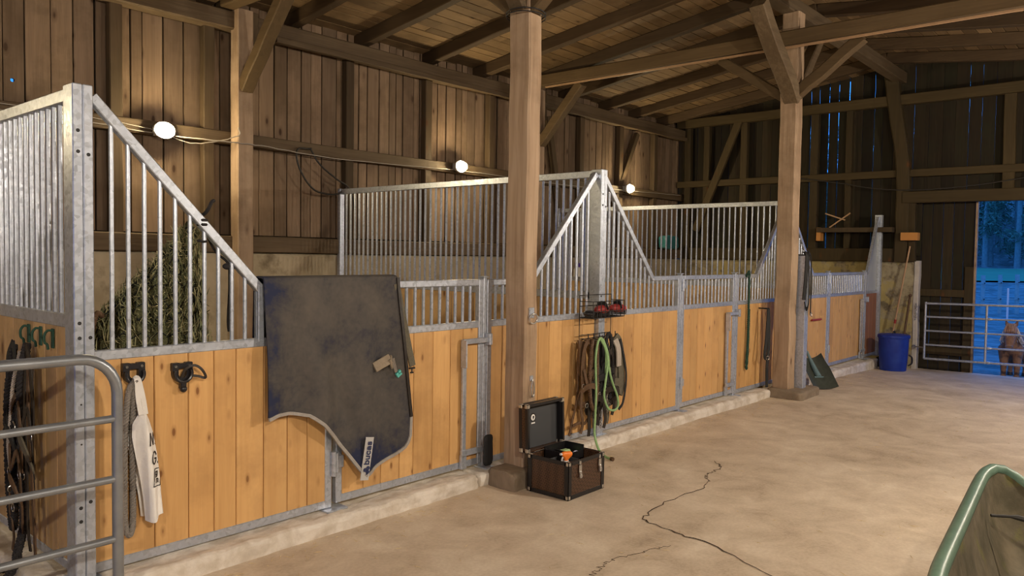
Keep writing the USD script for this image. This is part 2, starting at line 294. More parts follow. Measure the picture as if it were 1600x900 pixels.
BOX_BROWN = usdkit.material(stage, LOOKS+'quilted_brown_panel', {
    'geo': ('geometry', {}), 'mp': ('mapping', {'rotation': (.785, .785, .6), 'scale': (1, 1, 1)}), 'ck': ('checker_texture', {'scale': 78., 'color1': (.038, .017, .008), 'color2': (.078, .038, .020)}),
    'bp': ('bump', {'strength': .4, 'distance': .003}), 'p': ('principled_bsdf', {'roughness': .32})},
    [('geo.position', 'mp.vector'), ('mp.vector', 'ck.vector'), ('ck.color', 'p.base_color'), ('ck.fac', 'bp.height'), ('bp.normal', 'p.normal')], surface='p.BSDF')
BOX_TRIM = plain('black_box_trim', (.010, .009, .010), .35)
BOX_LINE = plain('charcoal_lining', (.045, .047, .052), .7)
CORNER = mottled('worn_nickel', [(0, (.40, .36, .30)), (1, (.66, .62, .55))], 60., rough=.35, metallic=.8, bump=.1)
WHITE_PL = plain('white_plastic', (.74, .73, .72), .35)
ORANGE_PL = plain('orange_plastic', (.88, .22, .03), .4)
YELLOW_PL = plain('pale_yellow_plastic', (.75, .70, .36), .5)
LIME_PL = plain('pale_green_plastic', (.45, .62, .30), .5)
LILAC_PL = plain('lilac_plastic', (.55, .52, .72), .4)
VIOLET_PL = plain('violet_plastic', (.10, .05, .36), .4)
BARREL_BLUE = mottled('blue_barrel_plastic', [(0, (.008, .020, .16)), (.5, (.012, .035, .27)), (1, (.03, .075, .38))], 7., rough=.42, bump=.1)
SHOVEL_BLUE = mottled('blue_grey_paint', [(0, (.10, .17, .20)), (1, (.20, .30, .34))], 30., rough=.5)
SHOVEL_BLACK = mottled('dark_pan_plastic', [(0, (.022, .026, .022)), (1, (.075, .085, .07))], 18., rough=.6)
ASH = wood('ash_handle', 2, [(0, (.32, .18, .09)), (1, (.55, .36, .21))], rough=.5, knots=.1, tone=.1)
TUB = mottled('green_tub_plastic', [(0, (.085, .14, .105)), (.5, (.13, .21, .155)), (1, (.20, .29, .21))], 14., rough=.34, bump=.08)
TUB_IN = mottled('soiled_tub_inside', [(0, (.030, .026, .012)), (.40, (.085, .07, .04)), (.6, (.15, .12, .075)), (1, (.24, .19, .12))], 6., 8., rough=.75, bump=.4, second=(7., .58, .70, (.16, .15, .03), .7))
RUBBER = plain('black_rubber', (.015, .015, .016), .7)
CABLE = plain('pale_cable', (.36, .32, .27), .6)
CABLE_DK = plain('dark_cable', (.03, .026, .022), .6)
HOUSING = plain('lamp_housing', (.55, .54, .50), .5)
LIT_BACK = glow('lit_bulb_warm', LAMP_BACK_COL, LAMP_BACK)
LIT_FRONT = glow('lit_bulb_white', LAMP_FRONT_COL, LAMP_FRONT)
TEAL_PL = mottled('teal_sack', [(0, (.02, .10, .12)), (1, (.06, .26, .28))], 12., rough=.5)
SOIL = mottled('trampled_ground', [(0, (.05, .045, .04)), (.42, (.14, .125, .11)), (.58, (.26, .24, .22)), (1, (.50, .47, .44))], 1.6, 9., rough=.9, bump=.9, bscale=6., dist=.08)
MEADOW = mottled('meadow_grass', [(0, (.09, .21, .11)), (1, (.15, .33, .17))], .6, 7., rough=.9, bump=.5)
BARK = mottled('tree_bark', [(0, (.16, .14, .12)), (1, (.42, .38, .34))], 6., rough=.9, bump=.6)
LEAF = plain('forest_leaf', (.16, .20, .13), .7)
FENCE_W = mottled('weathered_fence_wood', [(0, (.32, .29, .25)), (1, (.52, .48, .42))], 9., rough=.85)
COAT = mottled('chestnut_coat', [(0, (.15, .075, .042)), (.5, (.28, .145, .08)), (1, (.42, .23, .135))], 9., rough=.75, bump=.5, bscale=120.)
MANE = mottled('flaxen_hair', [(0, (.46, .38, .34)), (1, (.74, .66, .62))], 40., rough=.6)
FORELOCK = mottled('brown_hair', [(0, (.30, .17, .11)), (1, (.52, .34, .24))], 40., rough=.6)
MUZZLE = plain('muzzle_skin', (.30, .17, .09), .6)
HOOF = plain('dark_hoof', (.03, .022, .018), .5)
EYE = plain('dark_eye', (.006, .005, .005), .12)
ROOFING = plain('roof_covering', (.10, .08, .07), .8)

# ------------------------------------------------------------------ scene building
taken = {}
def unique(parent, name):
    k = taken.get((parent, name), 0); taken[(parent, name)] = k+1
    return name if k == 0 else f'{name}_{k:03d}'
class Thing:
    """one top-level object: parts collected in world metres, written round an origin at its base"""
    def __init__(s, name, label=None, cat_=None, group=None, kind=None, at=None):
        s.path = '/World/'+unique('/World', name); s.parts = []; s.meta = dict(label=label, category=cat_, group=group, kind=kind); s.at = at; s.own = None
    def own_mesh(s, mesh, mat, smooth=False): s.own = (mesh, mat, smooth); return s
    def add(s, name, mesh, mat, smooth=False, parent=None, label=None, kind=None):
        base = parent or s.path; p = base+'/'+unique(base, name); s.parts.append((p, mesh, mat, smooth, label, kind)); return p
    def done(s):
        ms = [q[1] for q in s.parts]+([s.own[0]] if s.own else [])
        lo = np.min([m.bounds[0] for m in ms], 0); hi = np.max([m.bounds[1] for m in ms], 0)
        o = V(*s.at) if s.at is not None else V(round(float(lo[0]+hi[0])/2, 4), round(float(lo[1]+hi[1])/2, 4), round(float(lo[2]), 4))
        if s.own:
            m = s.own[0].copy(); m.apply_translation(-o); x = usdkit.mesh(stage, s.path, m, s.own[1], smooth=s.own[2])
        else: x = UsdGeom.Xform.Define(stage, s.path)
        x.AddTranslateOp().Set(Gf.Vec3d(*map(float, o)))
        for k, v in s.meta.items():
            if v: x.GetPrim().SetCustomDataByKey(k, v)
        for p, m, mat, smooth, label, kind in s.parts:
            m = m.copy(); m.apply_translation(-o); pr = usdkit.mesh(stage, p, m, mat, smooth=smooth).GetPrim()
            if label: pr.SetCustomDataByKey('label', label)
            if kind: pr.SetCustomDataByKey('kind', kind)
        s.origin = o
        return s
def single(name, mesh, mat, label, cat_, smooth=False, group=None, kind=None):
    return Thing(name, label, cat_, group, kind).own_mesh(mesh, mat, smooth).done()
def copy_of(src, name, loc, rotz=0., label=None, group=None, cat_=None):
    x = UsdGeom.Xform.Define(stage, '/World/'+unique('/World', name)); p = x.GetPrim()
    p.GetReferences().AddInternalReference(Sdf.Path(src.path)); p.SetInstanceable(True)
    x.ClearXformOpOrder(); x.AddTranslateOp().Set(Gf.Vec3d(*map(float, loc)))
    if rotz: x.AddRotateZOp().Set(float(rotz))
    p.SetCustomDataByKey('label', label or src.meta['label']); p.SetCustomDataByKey('category', cat_ or src.meta['category'])
    if group: p.SetCustomDataByKey('group', group)
    return p

X0, X1, YB, YF = -8.0, 13.1, 3.62, -4.4         # the barn: near end, far end, back wall, front wall
zr = lambda y: 4.45-.148*abs(y+.2) if y > -.2 else 4.45-.12*abs(y+.2)      # underside of the rafters

# ---- floor
def fz(x, y):
    return -.085*np.clip((np.asarray(x)-9.5)/3.5, 0, 1)**1.5+(meshkit.fbm(np.stack([np.asarray(x)*1.3, np.asarray(y)*1.3, 0*np.asarray(x)], -1), 3, 5)-.5)*.014
t = Thing('floor', 'worn beige concrete aisle floor with cracks in front of the stalls', kind='structure', at=(0, 0, 0))
xs, ys = np.linspace(X0, X1+.05, 180), np.linspace(YF, YB, 70)
gx, gy = np.meshgrid(xs, ys, indexing='ij'); gz = fz(gx, gy)
vt = np.stack([gx, gy, gz], -1).reshape(-1, 3); n_ = len(ys); fs = []
for i in range(len(xs)-1):
    for j in range(n_-1):
        a, b, c, d = i*n_+j, (i+1)*n_+j, (i+1)*n_+j+1, i*n_+j+1; fs += [[a, b, c], [a, c, d]]
ring = [i*n_ for i in range(len(xs))]+[(len(xs)-1)*n_+j for j in range(1, n_)]+[i*n_+n_-1 for i in range(len(xs)-2, -1, -1)]+[j for j in range(n_-2, 0, -1)]
N0 = len(vt); skirt = vt[ring].copy(); skirt[:, 2] = -.3; vt = np.vstack([vt, skirt])
for k in range(len(ring)):
    a, b = ring[k], ring[(k+1) % len(ring)]; A, B = N0+k, N0+(k+1) % len(ring); fs += [[a, A, B], [a, B, b]]
t.add('slab', trimesh.Trimesh(vt, np.array(fs), process=False), FLOOR, smooth=40)
def crack(poly, w, seed):
    r = np.random.default_rng(seed); p = spline([(x, y, 0) for x, y in poly], 46); p[1:-1, :2] += (r.random((44, 2))-.5)*.035
    q = []
    tg = np.gradient(p, axis=0); nrm = np.stack([-tg[:, 1], tg[:, 0], 0*tg[:, 0]], 1); nrm /= np.linalg.norm(nrm, axis=1, keepdims=True)
    ww = w*(.35+r.random(46))*np.sin(np.linspace(.15, math.pi-.1, 46))**.5
    A, B = p+nrm*ww[:, None]/2, p-nrm*ww[:, None]/2
    for S in (A, B): S[:, 2] = fz(S[:, 0], S[:, 1])+.0035
    C = p.copy(); C[:, 2] = fz(C[:, 0], C[:, 1])+.0015
    v = np.vstack([A, C, B]); k = 46; f = []
    for i in range(k-1):
        f += [[i, k+i, k+i+1], [i, k+i+1, i+1], [k+i, 2*k+i, 2*k+i+1], [k+i, 2*k+i+1, k+i+1]]
    return trimesh.Trimesh(v, np.array(f), process=False)
t.add('crack', crack([(4.95, -1.2), (4.75, -1.24), (4.35, -1.22), (4.02, -1.27), (3.94, -1.34), (3.9, -1.5), (3.86, -1.75), (3.73, -2.1), (3.55, -2.5)], .010, 3), CRACK)
t.add('crack', crack([(4.95, -1.2), (5.1, -1.12), (5.35, -1.1), (5.5, -.98)], .004, 4), CRACK)
t.add('crack', crack([(3.05, -1.55), (3.3, -1.5), (3.7, -1.62)], .0025, 5), CRACK)
t.done()
r = np.random.default_rng(11); V_, F_ = [], []
for k in range(620):                                             # bits of straw blown about
    if k < 330: x, y = r.uniform(1.4, 12.5), -.20-abs(r.normal(0, .16))
    else: x, y = r.uniform(2.5, 12.5), r.uniform(-3.4, -.3)
    if (3.7 < x < 4.45 and y > -.82) or (8.45 < x < 9.2 and y > -.6) or (x > 9.1 and x < 9.9 and y > -.6) or (x > 12.1 and y > -.7): continue
    a = r.uniform(0, math.pi); l = r.uniform(.015, .06); w = .0016; d = V(math.cos(a), math.sin(a), 0); s = V(-d[1], d[0], 0)*w; z = float(fz(x, y))+.004; c = V(x, y, z); i = len(V_)
    V_ += [c-d*l/2-s, c-d*l/2+s, c+d*l/2+V(0, 0, .004), c+V(0, 0, .005)]; F_ += [[i, i+2, i+1], [i, i+3, i+2], [i+1, i+2, i+3], [i, i+1, i+3]]
single('loose_straw', trimesh.Trimesh(np.array(V_), np.array(F_), process=False), STRAW, 'loose bits of straw scattered over the concrete aisle floor', 'straw', kind='stuff')

# ---- kerbs the stall fronts stand on, and the stone feet of the timber posts
for (x0, x1, s, lab) in ((1.2, 3.76, 1, 'low limewashed concrete kerb under the nearest stall, beside the hanging rug'),
                         (4.42, 8.56, 2, 'low pale concrete kerb between the two timber posts'),
                         (9.02, 12.55, 3, 'low pale concrete kerb ending beside the blue barrel')):
    z0 = -.16 if s == 3 else -.05
    single('kerb', rough_block(x0, x1, -.155, .16, z0, .088 if s < 3 else .075, .045, .017, s*10, 11.), KERB, lab, 'kerb', smooth=50)
single('kerb', rough_block(1.2, 1.46, .17, 3.45, -.05, .06, .08, .01, 77), KERB, 'concrete kerb running under the partition with the hanging bridles', 'kerb', smooth=50)
single('threshold_block', rough_block(3.78, 4.40, -.14, .16, -.05, .085, .05, .012, 42), KERB, 'short concrete block behind the nearer timber post', 'block', smooth=50)
single('bedding', trimesh.creation.box(bounds=[[1.5, .2, .0], [12.9, 3.4, .05]]), BEDDING, 'straw bedding on the stall floors behind the wooden fronts', 'bedding', kind='stuff')

# ---- back wall
t = Thing('wall_back', 'long back wall of old vertical boards above a limewashed plinth', kind='structure', at=(0, YB, 0))
t.add('plinth', rough_block(X0, X1, 3.5, 3.8, -.2, 1.54, .28, .012, 5, 2.), LIME, smooth=60)
r = np.random.default_rng(21); x = X0; HOLE = (2.17, 2.92)
while x < X1:
    w = r.choice([.105, .125, .14, .155, .175, .195]) if x > .9 else .32
    x1 = min(x+w, X1); yj = r.uniform(-.006, .006); top = zr(3.6)+.14+r.uniform(-.02, .02)
    if x < HOLE[0] < x1:
        hp = sg.box(x, 1.72, x1-.006, top).difference(sg.Point(HOLE).buffer(.016, 8))
        t.add('board', ext_xz(hp, YB+yj, YB+.024+yj), OLD_Z)
    else:
        t.add('board', bar(((x+x1)/2, YB+.012+yj, 1.72), ((x+x1)/2+r.uniform(-.004, .004), YB+.012+yj, top), (1, 0, 0), x1-x-r.uniform(.008, .018), .024, .003, 4, .004, r), OLD_Z)
    x = x1
t.add('outer_cladding', cat([cbox(X0, HOLE[0]-.02, YB+.035, YB+.06, 1.5, 4.1), cbox(HOLE[0]+.02, X1, YB+.035, YB+.06, 1.5, 4.1), cbox(HOLE[0]-.02, HOLE[0]+.02, YB+.035, YB+.06, 1.5, HOLE[1]-.02), cbox(HOLE[0]-.02, HOLE[0]+.02, YB+.035, YB+.06, HOLE[1]+.02, 4.1)]), DARK_Z)
t.add('sill_beam', bar((X0, 3.53, 1.625), (X1, 3.53, 1.625), (0, 0, 1), .165, .16, .01, 20, .012), BEAM_X)
t.add('mid_rail', bar((X0, 3.545, 2.655), (X1, 3.545, 2.665), (0, 0, 1), .125, .10, .008, 16, .01), BEAM_X)
t.add('wall_plate', bar((X0, 3.50, 3.775), (X1, 3.50, 3.80), (0, 0, 1), .17, .17, .012, 20, .014), BEAM_X)
t.add('plate_batten', bar((4.45, 3.395, 3.70), (X1, 3.395, 3.72), (0, 0, 1), .06, .05, .005, 12, .008), BEAM_X)
for xs_ in (-1.6, .2, 1.9, 2.94, 3.80, 5.47, 6.67, 7.83, 9.9, 11.0, 12.1):
    t.add('stud', bar((xs_, 3.555, 1.70), (xs_, 3.555, 3.72), (1, 0, 0), .11, .09, .008, 5, .008), STUD_Z)
for (a, b) in (((9.5, 1.75), (9.05, 3.6)), ((11.5, 3.65), (10.5, 1.85))):
    t.add('wall_brace', bar((a[0], 3.535, a[1]), (b[0], 3.535, b[1]), (1, 0, 0), .09, .07, .006, 4, .008), STUD_Z)
t.done()

# ---- far end wall with the doorway
t = Thing('wall_end', 'dark weathered end wall of boards with daylight gaps and a doorway', kind='structure', at=(X1, 0, 0))
t.add('plinth', rough_block(13.0, 13.3, -.50, 3.5, -.25, 1.56, .16, .02, 9, 3.), MASON, smooth=60)
t.add('plinth_edge', bar((13.06, -.53, -.15), (13.06, -.53, 1.56), (0, 1, 0), .075, .13, .01, 8, .012), WHITE_EDGE)
r = np.random.default_rng(31); y = -.55; wide = {.58: .020, .74: .011, .90: .022, 1.19: .012, -.02: .010, .19: .009}
while y < 3.72:
    w = r.choice([.13, .15, .16, .17]); y1 = min(y+w, 3.76); gap = r.choice([.001, .001, .0015, .003])
    for g, gw in wide.items():
        if y < g <= y1+.07 and abs(g-y1) < .08: y1 = g; gap = gw
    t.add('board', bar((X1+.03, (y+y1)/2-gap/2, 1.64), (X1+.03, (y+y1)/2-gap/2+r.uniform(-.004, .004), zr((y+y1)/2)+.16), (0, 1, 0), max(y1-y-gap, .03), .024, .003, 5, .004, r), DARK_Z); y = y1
y = YF
while y < -.55:
    w = r.choice([.15, .17, .19]); y1 = min(y+w, -.55); gap = r.choice([.001, .001, .002, .008])
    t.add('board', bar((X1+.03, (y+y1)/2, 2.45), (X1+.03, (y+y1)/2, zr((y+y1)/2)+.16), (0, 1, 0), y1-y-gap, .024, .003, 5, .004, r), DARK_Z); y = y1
y = YF
while y < -3.35:
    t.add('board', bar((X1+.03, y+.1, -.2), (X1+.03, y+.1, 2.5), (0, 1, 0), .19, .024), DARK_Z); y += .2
t.add('sill_beam', bar((13.03, -.42, 1.64), (13.03, 3.5, 1.64), (0, 0, 1), .205, .18, .01, 10, .012), END_Z)
t.add('mid_rail', bar((12.99, YF, 2.875), (12.99, 3.55, 2.90), (0, 0, 1), .115, .10, .008, 10, .01), END_Y)
t.add('end_beam', bar((12.95, YF, 4.02), (12.95, 3.55, 3.99), (0, 0, 1), .155, .13, .01, 10, .012), END_Y)
t.add('lintel', bar((12.94, YF, 2.49), (12.94, -.33, 2.52), (0, 0, 1), .175, .14, .01, 8, .012), END_Y)
for ys_, w, z0, z1 in ((2.98, .11, 1.7, 4.0), (2.27, .12, 1.7, 4.0), (1.05, .13, 1.7, 4.0), (.5, .10, 1.7, 4.0), (3.35, .12, 1.7, 4.0), (1.6, .09, 1.7, 4.0), (-1.68, .15, 2.6, 4.0), (-3.35, .15, -.1, 4.0)):
    t.add('stud', bar((13.0, ys_, z0), (13.0, ys_+.01, z1), (0, 1, 0), w, .10, .008, 5, .01), END_Z)
t.add('wall_brace', bar((12.93, 3.15, 2.05), (12.93, 2.36, 3.95), (0, 1, 0), .13, .07, .008, 5, .01), END_Z)
crook = np.array([(12.93, -.10, 4.38), (12.93, -.14, 4.1), (12.94, -.20, 3.7), (12.95, -.27, 3.3), (12.96, -.31, 2.9), (12.97, -.32, 2.5), (12.97, -.32, 2.0), (12.97, -.31, 1.56)])
t.add('crooked_post', cat([bar(crook[i], crook[i+1]+unit(crook[i+1]-crook[i])*.02, (0, 1, 0), .19, .15, .02, 2, .012) for i in range(7)]), END_Z)
t.add('door_jamb', bar((12.97, -.47, 1.55), (12.97, -.45, 2.44), (0, 1, 0), .10, .10, .008, 4, .008), END_Z)
t.done()

# ---- front wall and near end (out of the picture): plain boards, an open doorway at the near end
t = Thing('wall_front', 'board wall along the open side of the aisle', kind='structure', at=(0, YF, 0))
for k in range(53):
    x = X0+.4*k; t.add('board', bar((x+.2, YF-.02, -.2), (x+.2, YF-.02, 4.1), (1, 0, 0), .396, .03), OLD_Z)
t.done()
t = Thing('wall_near', 'board wall with an open doorway at the near end of the barn', kind='structure', at=(X0, 0, 0))
for k in range(20):
    y = YF+.4*k+.2; z0 = -.2 if (y < -3.4 or y > .3) else 3.1
    t.add('board', bar((X0-.02, y, z0), (X0-.02, y, zr(y)+.1), (0, 1, 0), .398, .03), OLD_Z)
t.done()

# ---- roof: boards along the barn on rafters, ridge beam on the aisle posts
t = Thing('ceiling', 'underside of the board roof on dark rafters', kind='structure', at=(0, -.2, 4.45))
r = np.random.default_rng(41)
for side, ylim in ((1, 3.75), (-1, YF-.1)):
    d, width = 0., 0.
    while -.2+side*d*1 < ylim if side > 0 else -.2-d > ylim:
        w = r.choice([.12, .14, .155, .17]); y0, y1 = -.2+side*d, -.2+side*(d+w); ym = (y0+y1)/2; z = zr(ym)+.155; n_side = V(0, side, -.148 if side > 0 else -.12)
        x = X0-.2+r.uniform(-2, 0)
        while x < X1+.2:
            L_ = r.uniform(2.6, 4.6); a, b = max(x, X0-.2), min(x+L_, X1+.25)
            if b-a > .2: t.add('plank', bar((a+.002, ym, z+r.uniform(-.004, .004)), (b-.002, ym, z+r.uniform(-.004, .004)), n_side, w-r.uniform(.004, .010), .022, .003, 2, .004, r), ROOF_X)
            x += L_
        d += w
    a_ = [(X0-.3, -.2, zr(-.2)+.21), (X1+.3, -.2, zr(-.2)+.21), (X1+.3, ylim+side*.2, zr(ylim+side*.2)+.21), (X0-.3, ylim+side*.2, zr(ylim+side*.2)+.21)]
    t.add('roof_covering', hull(np.vstack([a_, np.array(a_)+V(0, 0, .03)])), ROOFING)
for k in range(-8, 14):
    x = .95*k
    for side, ye in ((1, 3.72), (-1, YF)):
        jx = r.uniform(-.03, .03)
        t.add('rafter', bar((x+jx, -.2, zr(-.2)+.07), (x+jx+r.uniform(-.03, .03), ye, zr(ye)+.07), (0, 0, 1), .145, .105, .008, 6, .012, r), RAFT_Y)
t.done()
single('ridge_beam', bar((X0, -.2, 4.365), (X1-.02, -.2, 4.365), (0, 0, 1), .165, .16, .012, 24, .016), BEAM_X, 'long dark ridge beam carried by the aisle posts', 'beam', kind='structure')
for xt, lab in ((-.52, 'old tie beam crossing the aisle nearest the open end'), (3.935, 'old tie beam crossing the aisle at the nearer timber post'), (8.505, 'old tie beam crossing the aisle at the farther timber post')):
    tt = Thing('tie_beam', lab, 'beam', kind='structure')
    tt.add('beam', bar((xt, 3.5, 3.965), (xt, YF, 3.955), (0, 0, 1), .155, .15, .012, 16, .012), BEAM_Y)
    if xt > 8: tt.add('pale_lath', bar((xt-.05, 3.1, 3.865), (xt-.05, YF, 3.85), (0, 0, 1), .022, .03, .002, 6, .004), ASH)
    tt.done()

# ---- timber posts
def aisle_post(x, y, w, dpt, zb, label, braces, ring=False):
    t = Thing('timber_post', label, 'post', at=(x, y, zb))
    t.add('shaft', bar((x, y, zb), (x+.01, y, 4.28), (1, 0, 0), w, dpt, .012, 14, .010), POST_Z)
    for (a, b, ww, wd) in braces:
        t.add('brace', bar(a, b, (0, 1, 0) if abs(b[0]-a[0]) > .1 else (1, 0, 0), ww, wd, .012, 5, .014), BEAM_Y if abs(b[1]-a[1]) > .2 else BEAM_X)
    if ring:
        t.add('wire_binding', cat([torus((x+.005, y, 3.16+.02*k), (0.05, .03*k, 1), .135, .004, 14, 5) for k in range(2)]), BLACK_STEEL)
    return t
X_A, Y_A = 4.085, -.215
t = aisle_post(X_A, Y_A, .132, .185, .10, 'nearer square timber aisle post with tie rings beside the grooming box', [((X_A-.04, Y_A, 3.22), (X_A-.85, -.2, 4.20), .13, .12), ((X_A+.04, Y_A, 3.22), (X_A+.85, -.2, 4.20), .13, .12), ((X_A, Y_A+.05, 3.2), (X_A, .75, 3.90), .11, .11), ((X_A, Y_A-.05, 3.2), (X_A, -1.2, 3.90), .11, .11)], True)
yr = Y_A-.0925-.004
rp = t.add('ring_plate', cbox(4.055, 4.105, yr-.006, yr+.006, 1.13, 1.20, .002), GALV)
t.add('tie_ring', torus((4.08, yr-.018, 1.125), (.25, 1, .15), .034, .0055, 18, 6), STEEL, smooth=True, parent=rp)
rp = t.add('ring_plate', cbox(4.075, 4.105, yr-.006, yr+.006, .70, .735, .002), GALV)
t.add('snap_hook', cat([tube(spline([(4.09, yr-.012, .71), (4.105, yr-.014, .66), (4.10, yr-.014, .60), (4.08, yr-.014, .60), (4.075, yr-.014, .66), (4.09, yr-.012, .71)], 20), .005, 6)]), STEEL, smooth=True, parent=rp)
t.done()
single('post_base', rough_block(3.85, 4.33, -.385, -.125, -.05, .115, .05, .020, 51, 6.), STONE, 'rough dark stone base under the nearer timber post', 'stone', smooth=60)
X_C, Y_C = 8.68, -.235
t = aisle_post(X_C, Y_C, .18, .19, .09, 'farther square timber aisle post with knee braces behind the steel pillar', [((X_C-.02, Y_C-.03, 3.32), (X_C-.86, -.2, 4.20), .17, .15), ((X_C+.04, Y_C, 3.35), (X_C+.85, -.2, 4.20), .13, .12), ((X_C, Y_C+.05, 3.35), (X_C, .62, 3.90), .10, .11), ((X_C, Y_C-.05, 3.38), (X_C, -.98, 3.90), .12, .12)])
t.add('side_board', bar((X_C+.115, Y_C+.02, .10), (X_C+.115, Y_C+.02, 1.52), (0, 1, 0), .13, .03, .003, 4, .004), POST_Z)
t.done()
single('post_base', rough_block(8.52, 9.10, -.50, -.10, -.05, .10, .05, .014, 61, 6.), STONE, 'brown stone block under the farther timber post', 'stone', smooth=60)
for xq, lab in ((-.52, 'back wall timber post nearest the open end of the barn'), (4.09, 'tall timber post on the back wall with a brace to the tie beam'), (8.68, 'timber post on the back wall behind the farther stall')):
    t = Thing('wall_post', lab, 'post', at=(xq, 3.44, 1.7))
    t.add('shaft', bar((xq, 3.42, 1.3 if xq > 4.5 else .02), (xq, 3.42, 3.90), (1, 0, 0), .17, .14, .01, 10, .008), POST_Z)
    t.add('brace', bar((xq, 3.36, 3.14), (xq, 2.66, 3.90), (1, 0, 0), .13, .12, .01, 5, .01), BEAM_Y)
    t.add('cap_piece', bar((xq+.12, 3.43, 3.50), (xq+.12, 3.43, 3.90), (1, 0, 0), .06, .12, .006), STUD_Z)
    t.done()

# ------------------------------------------------------------------ stalls
ZB, ZM, ZL, ZT = .10, 1.10, 1.385, 2.26           # bottom of the rails, top of the middle rail, top of the door, top of the posts
def steel_post(x, label, nbolts=True):
    t = Thing('stall_post', label, 'post', at=(x, 0, .085))
    t.add('channel', cbox(x-.042, x-.001, -.055, .05, .085, ZT, .004), GALV); t.add('channel', cbox(x+.001, x+.042, -.055, .05, .085, ZT, .004), GALV)
    t.add('base_plate', cbox(x-.07, x+.07, -.08, .08, .082, .092, .002), GALV)
    holes = [(-.02, 2.06), (-.02, 1.97), (.022, 1.96), (-.02, 1.23), (-.02, 1.165), (.024, 1.165), (-.016, .875), (-.016, .70), (-.02, .42), (-.02, .36), (.02, .44)]
    for hx, hz in (holes if nbolts else []):
        rr = .008 if hz in (2.06, 1.97, 1.96, 1.23, 1.165, .42, .36, .44) else .004
        t.add('bolt_hole', cyl((x+hx, -.0562, hz), (x+hx, -.0535, hz), rr, 12), BLACK_STEEL)
    t.done()
PX = [1.34, 5.30, 9.24, 12.885]
steel_post(PX[0], 'nearest galvanised double stall post with bolt holes, at the left')
steel_post(PX[1], 'galvanised stall post behind the wire rack of halters')
steel_post(PX[2], 'galvanised stall post partly hidden behind the farther timber post')
steel_post(PX[3], 'last galvanised stall post beside the masonry by the barrel')

def rail(x0, x1, z0, z1, y=0., dpt=.042): return cbox(x0, x1, y-dpt/2, y+dpt/2, z0, z1, .004)
def pipe(x, y, z0, z1, rr=.0105): return cyl((x, y, z0), (x, y, z1), rr, 8)
def planks(t, x0, x1, z0, z1, w, mat, seed, y=0., th=.032):
    r = np.random.default_rng(seed); n = max(1, round((x1-x0)/w)); e = np.linspace(x0, x1, n+1); e[1:-1] += r.uniform(-.022, .022, n-1)
    for a, b in zip(e[:-1], e[1:]):
        t.add('plank', bar(((a+b)/2, y+r.uniform(-.0015, .0015), z0), ((a+b)/2, y, z1), (1, 0, 0), b-a-.0035, th, .0035), mat)
def front_panel(x0, x1, slope, label, wood_mat=PINE, seed=1, sheet=False, pw=.14, step=.073, xs=None, slope_to=None):
    """fixed part of a stall front; slope: 'down' from a post at x0, 'up' to a post at x1"""
    t = Thing('stall_front_panel', label, 'stall panel', at=((x0+x1)/2, 0, ZB))
    t.add('bottom_rail', rail(x0, x1, ZB, ZB+.045), GALV); t.add('middle_rail', rail(x0, x1, ZM-.045, ZM), GALV)
    planks(t, x0+.003, x1-.003, ZB+.045, ZM-.045, pw, wood_mat, seed)
    if slope == 'down': a, b = x0+.01, slope_to; free = x1; t.add('end_stile', rail(x1-.045, x1, ZB-.001, ZL+.001, 0, .0446), GALV); top = (b, x1)
    else: a, b = x1-.01, slope_to; free = x0; t.add('end_stile', rail(x0, x0+.045, ZB-.001, ZL+.001, 0, .0446), GALV); top = (x0, b)
    t.add('top_rail', rail(top[0], top[1], ZL-.042, ZL), GALV)
    za = ZT-.04
    t.add('sloped_rail', bar((a, 0, za), (b, 0, ZL-.025), (0, 1, 0), .042, .046, .004), GALV)
    if sheet:
        poly = sg.Polygon([(a-.02, ZM-.005), (a-.02, za-.06), (b+.02, ZL-.03), (b+.02, ZM-.005)])
        t.add('sheet', ext_xz(poly, -.006, .002), SHEET, label='pale sheet steel infill')
    k = int((x1-x0)/step); off = (x1-x0-k*step)/2
    for i in range(k+1):
        x = x0+off+i*step
        lo_, hi_ = (a, b) if slope == 'down' else (b, a)
        if sheet and lo_-.01 < x < hi_+.01: continue
        if abs(x-free) < .05 or abs(x-a) < .03: continue
        if lo_ <= x <= hi_:
            s = (x-a)/(b-a); z1 = za+(ZL-.025-za)*s
        else: z1 = ZL-.02
        t.add('bar', pipe(x, .0, ZM-.01, z1), GALV, smooth=40)
    return t
t = front_panel(1.385, 2.665, 'down', 'stall panel with sloping barred top beside the nearest post, hay net behind', seed=3, slope_to=2.215)
t.add('rail_foot', cbox(2.20, 2.235, -.023, .023, ZM-.02, ZL, .003), GALV)
t.add('hinge_knuckle', cyl((2.672, -.03, .28), (2.672, -.03, .42), .017, 12), GALV, smooth=40)
t.add('foot_plate', cbox(2.60, 2.74, -.075, .045, .088, .098, .002), GALV); t.done()
t = front_panel(3.955, 5.255, 'up', 'stall panel with bars rising to the second post, behind the nearer timber post', seed=5, slope_to=4.43); t.done()
t = front_panel(5.345, 6.655, 'down', 'stall panel with bars falling from the second post, right of the halters', seed=7, slope_to=6.16, pw=.16); t.done()
t = front_panel(7.875, 9.195, 'up', 'stall panel with bars rising behind the farther timber post, dark green rope on it', seed=9, slope_to=8.40); t.done()
t = front_panel(9.285, 10.68, 'down', 'stall panel right of the steel pillar with the leaning dustpan', seed=11, slope_to=10.12)
t.add('red_handle', cyl((10.05, -.04, .78), (10.38, -.04, .775), .013, 8), RED, smooth=40, label='red handle on the planks'); t.done()
t = front_panel(12.27, 12.84, 'up', 'short reddish stall panel with sheet steel triangle at the far end', RED_PINE, 13, True, .17, .075, slope_to=12.36); t.done()

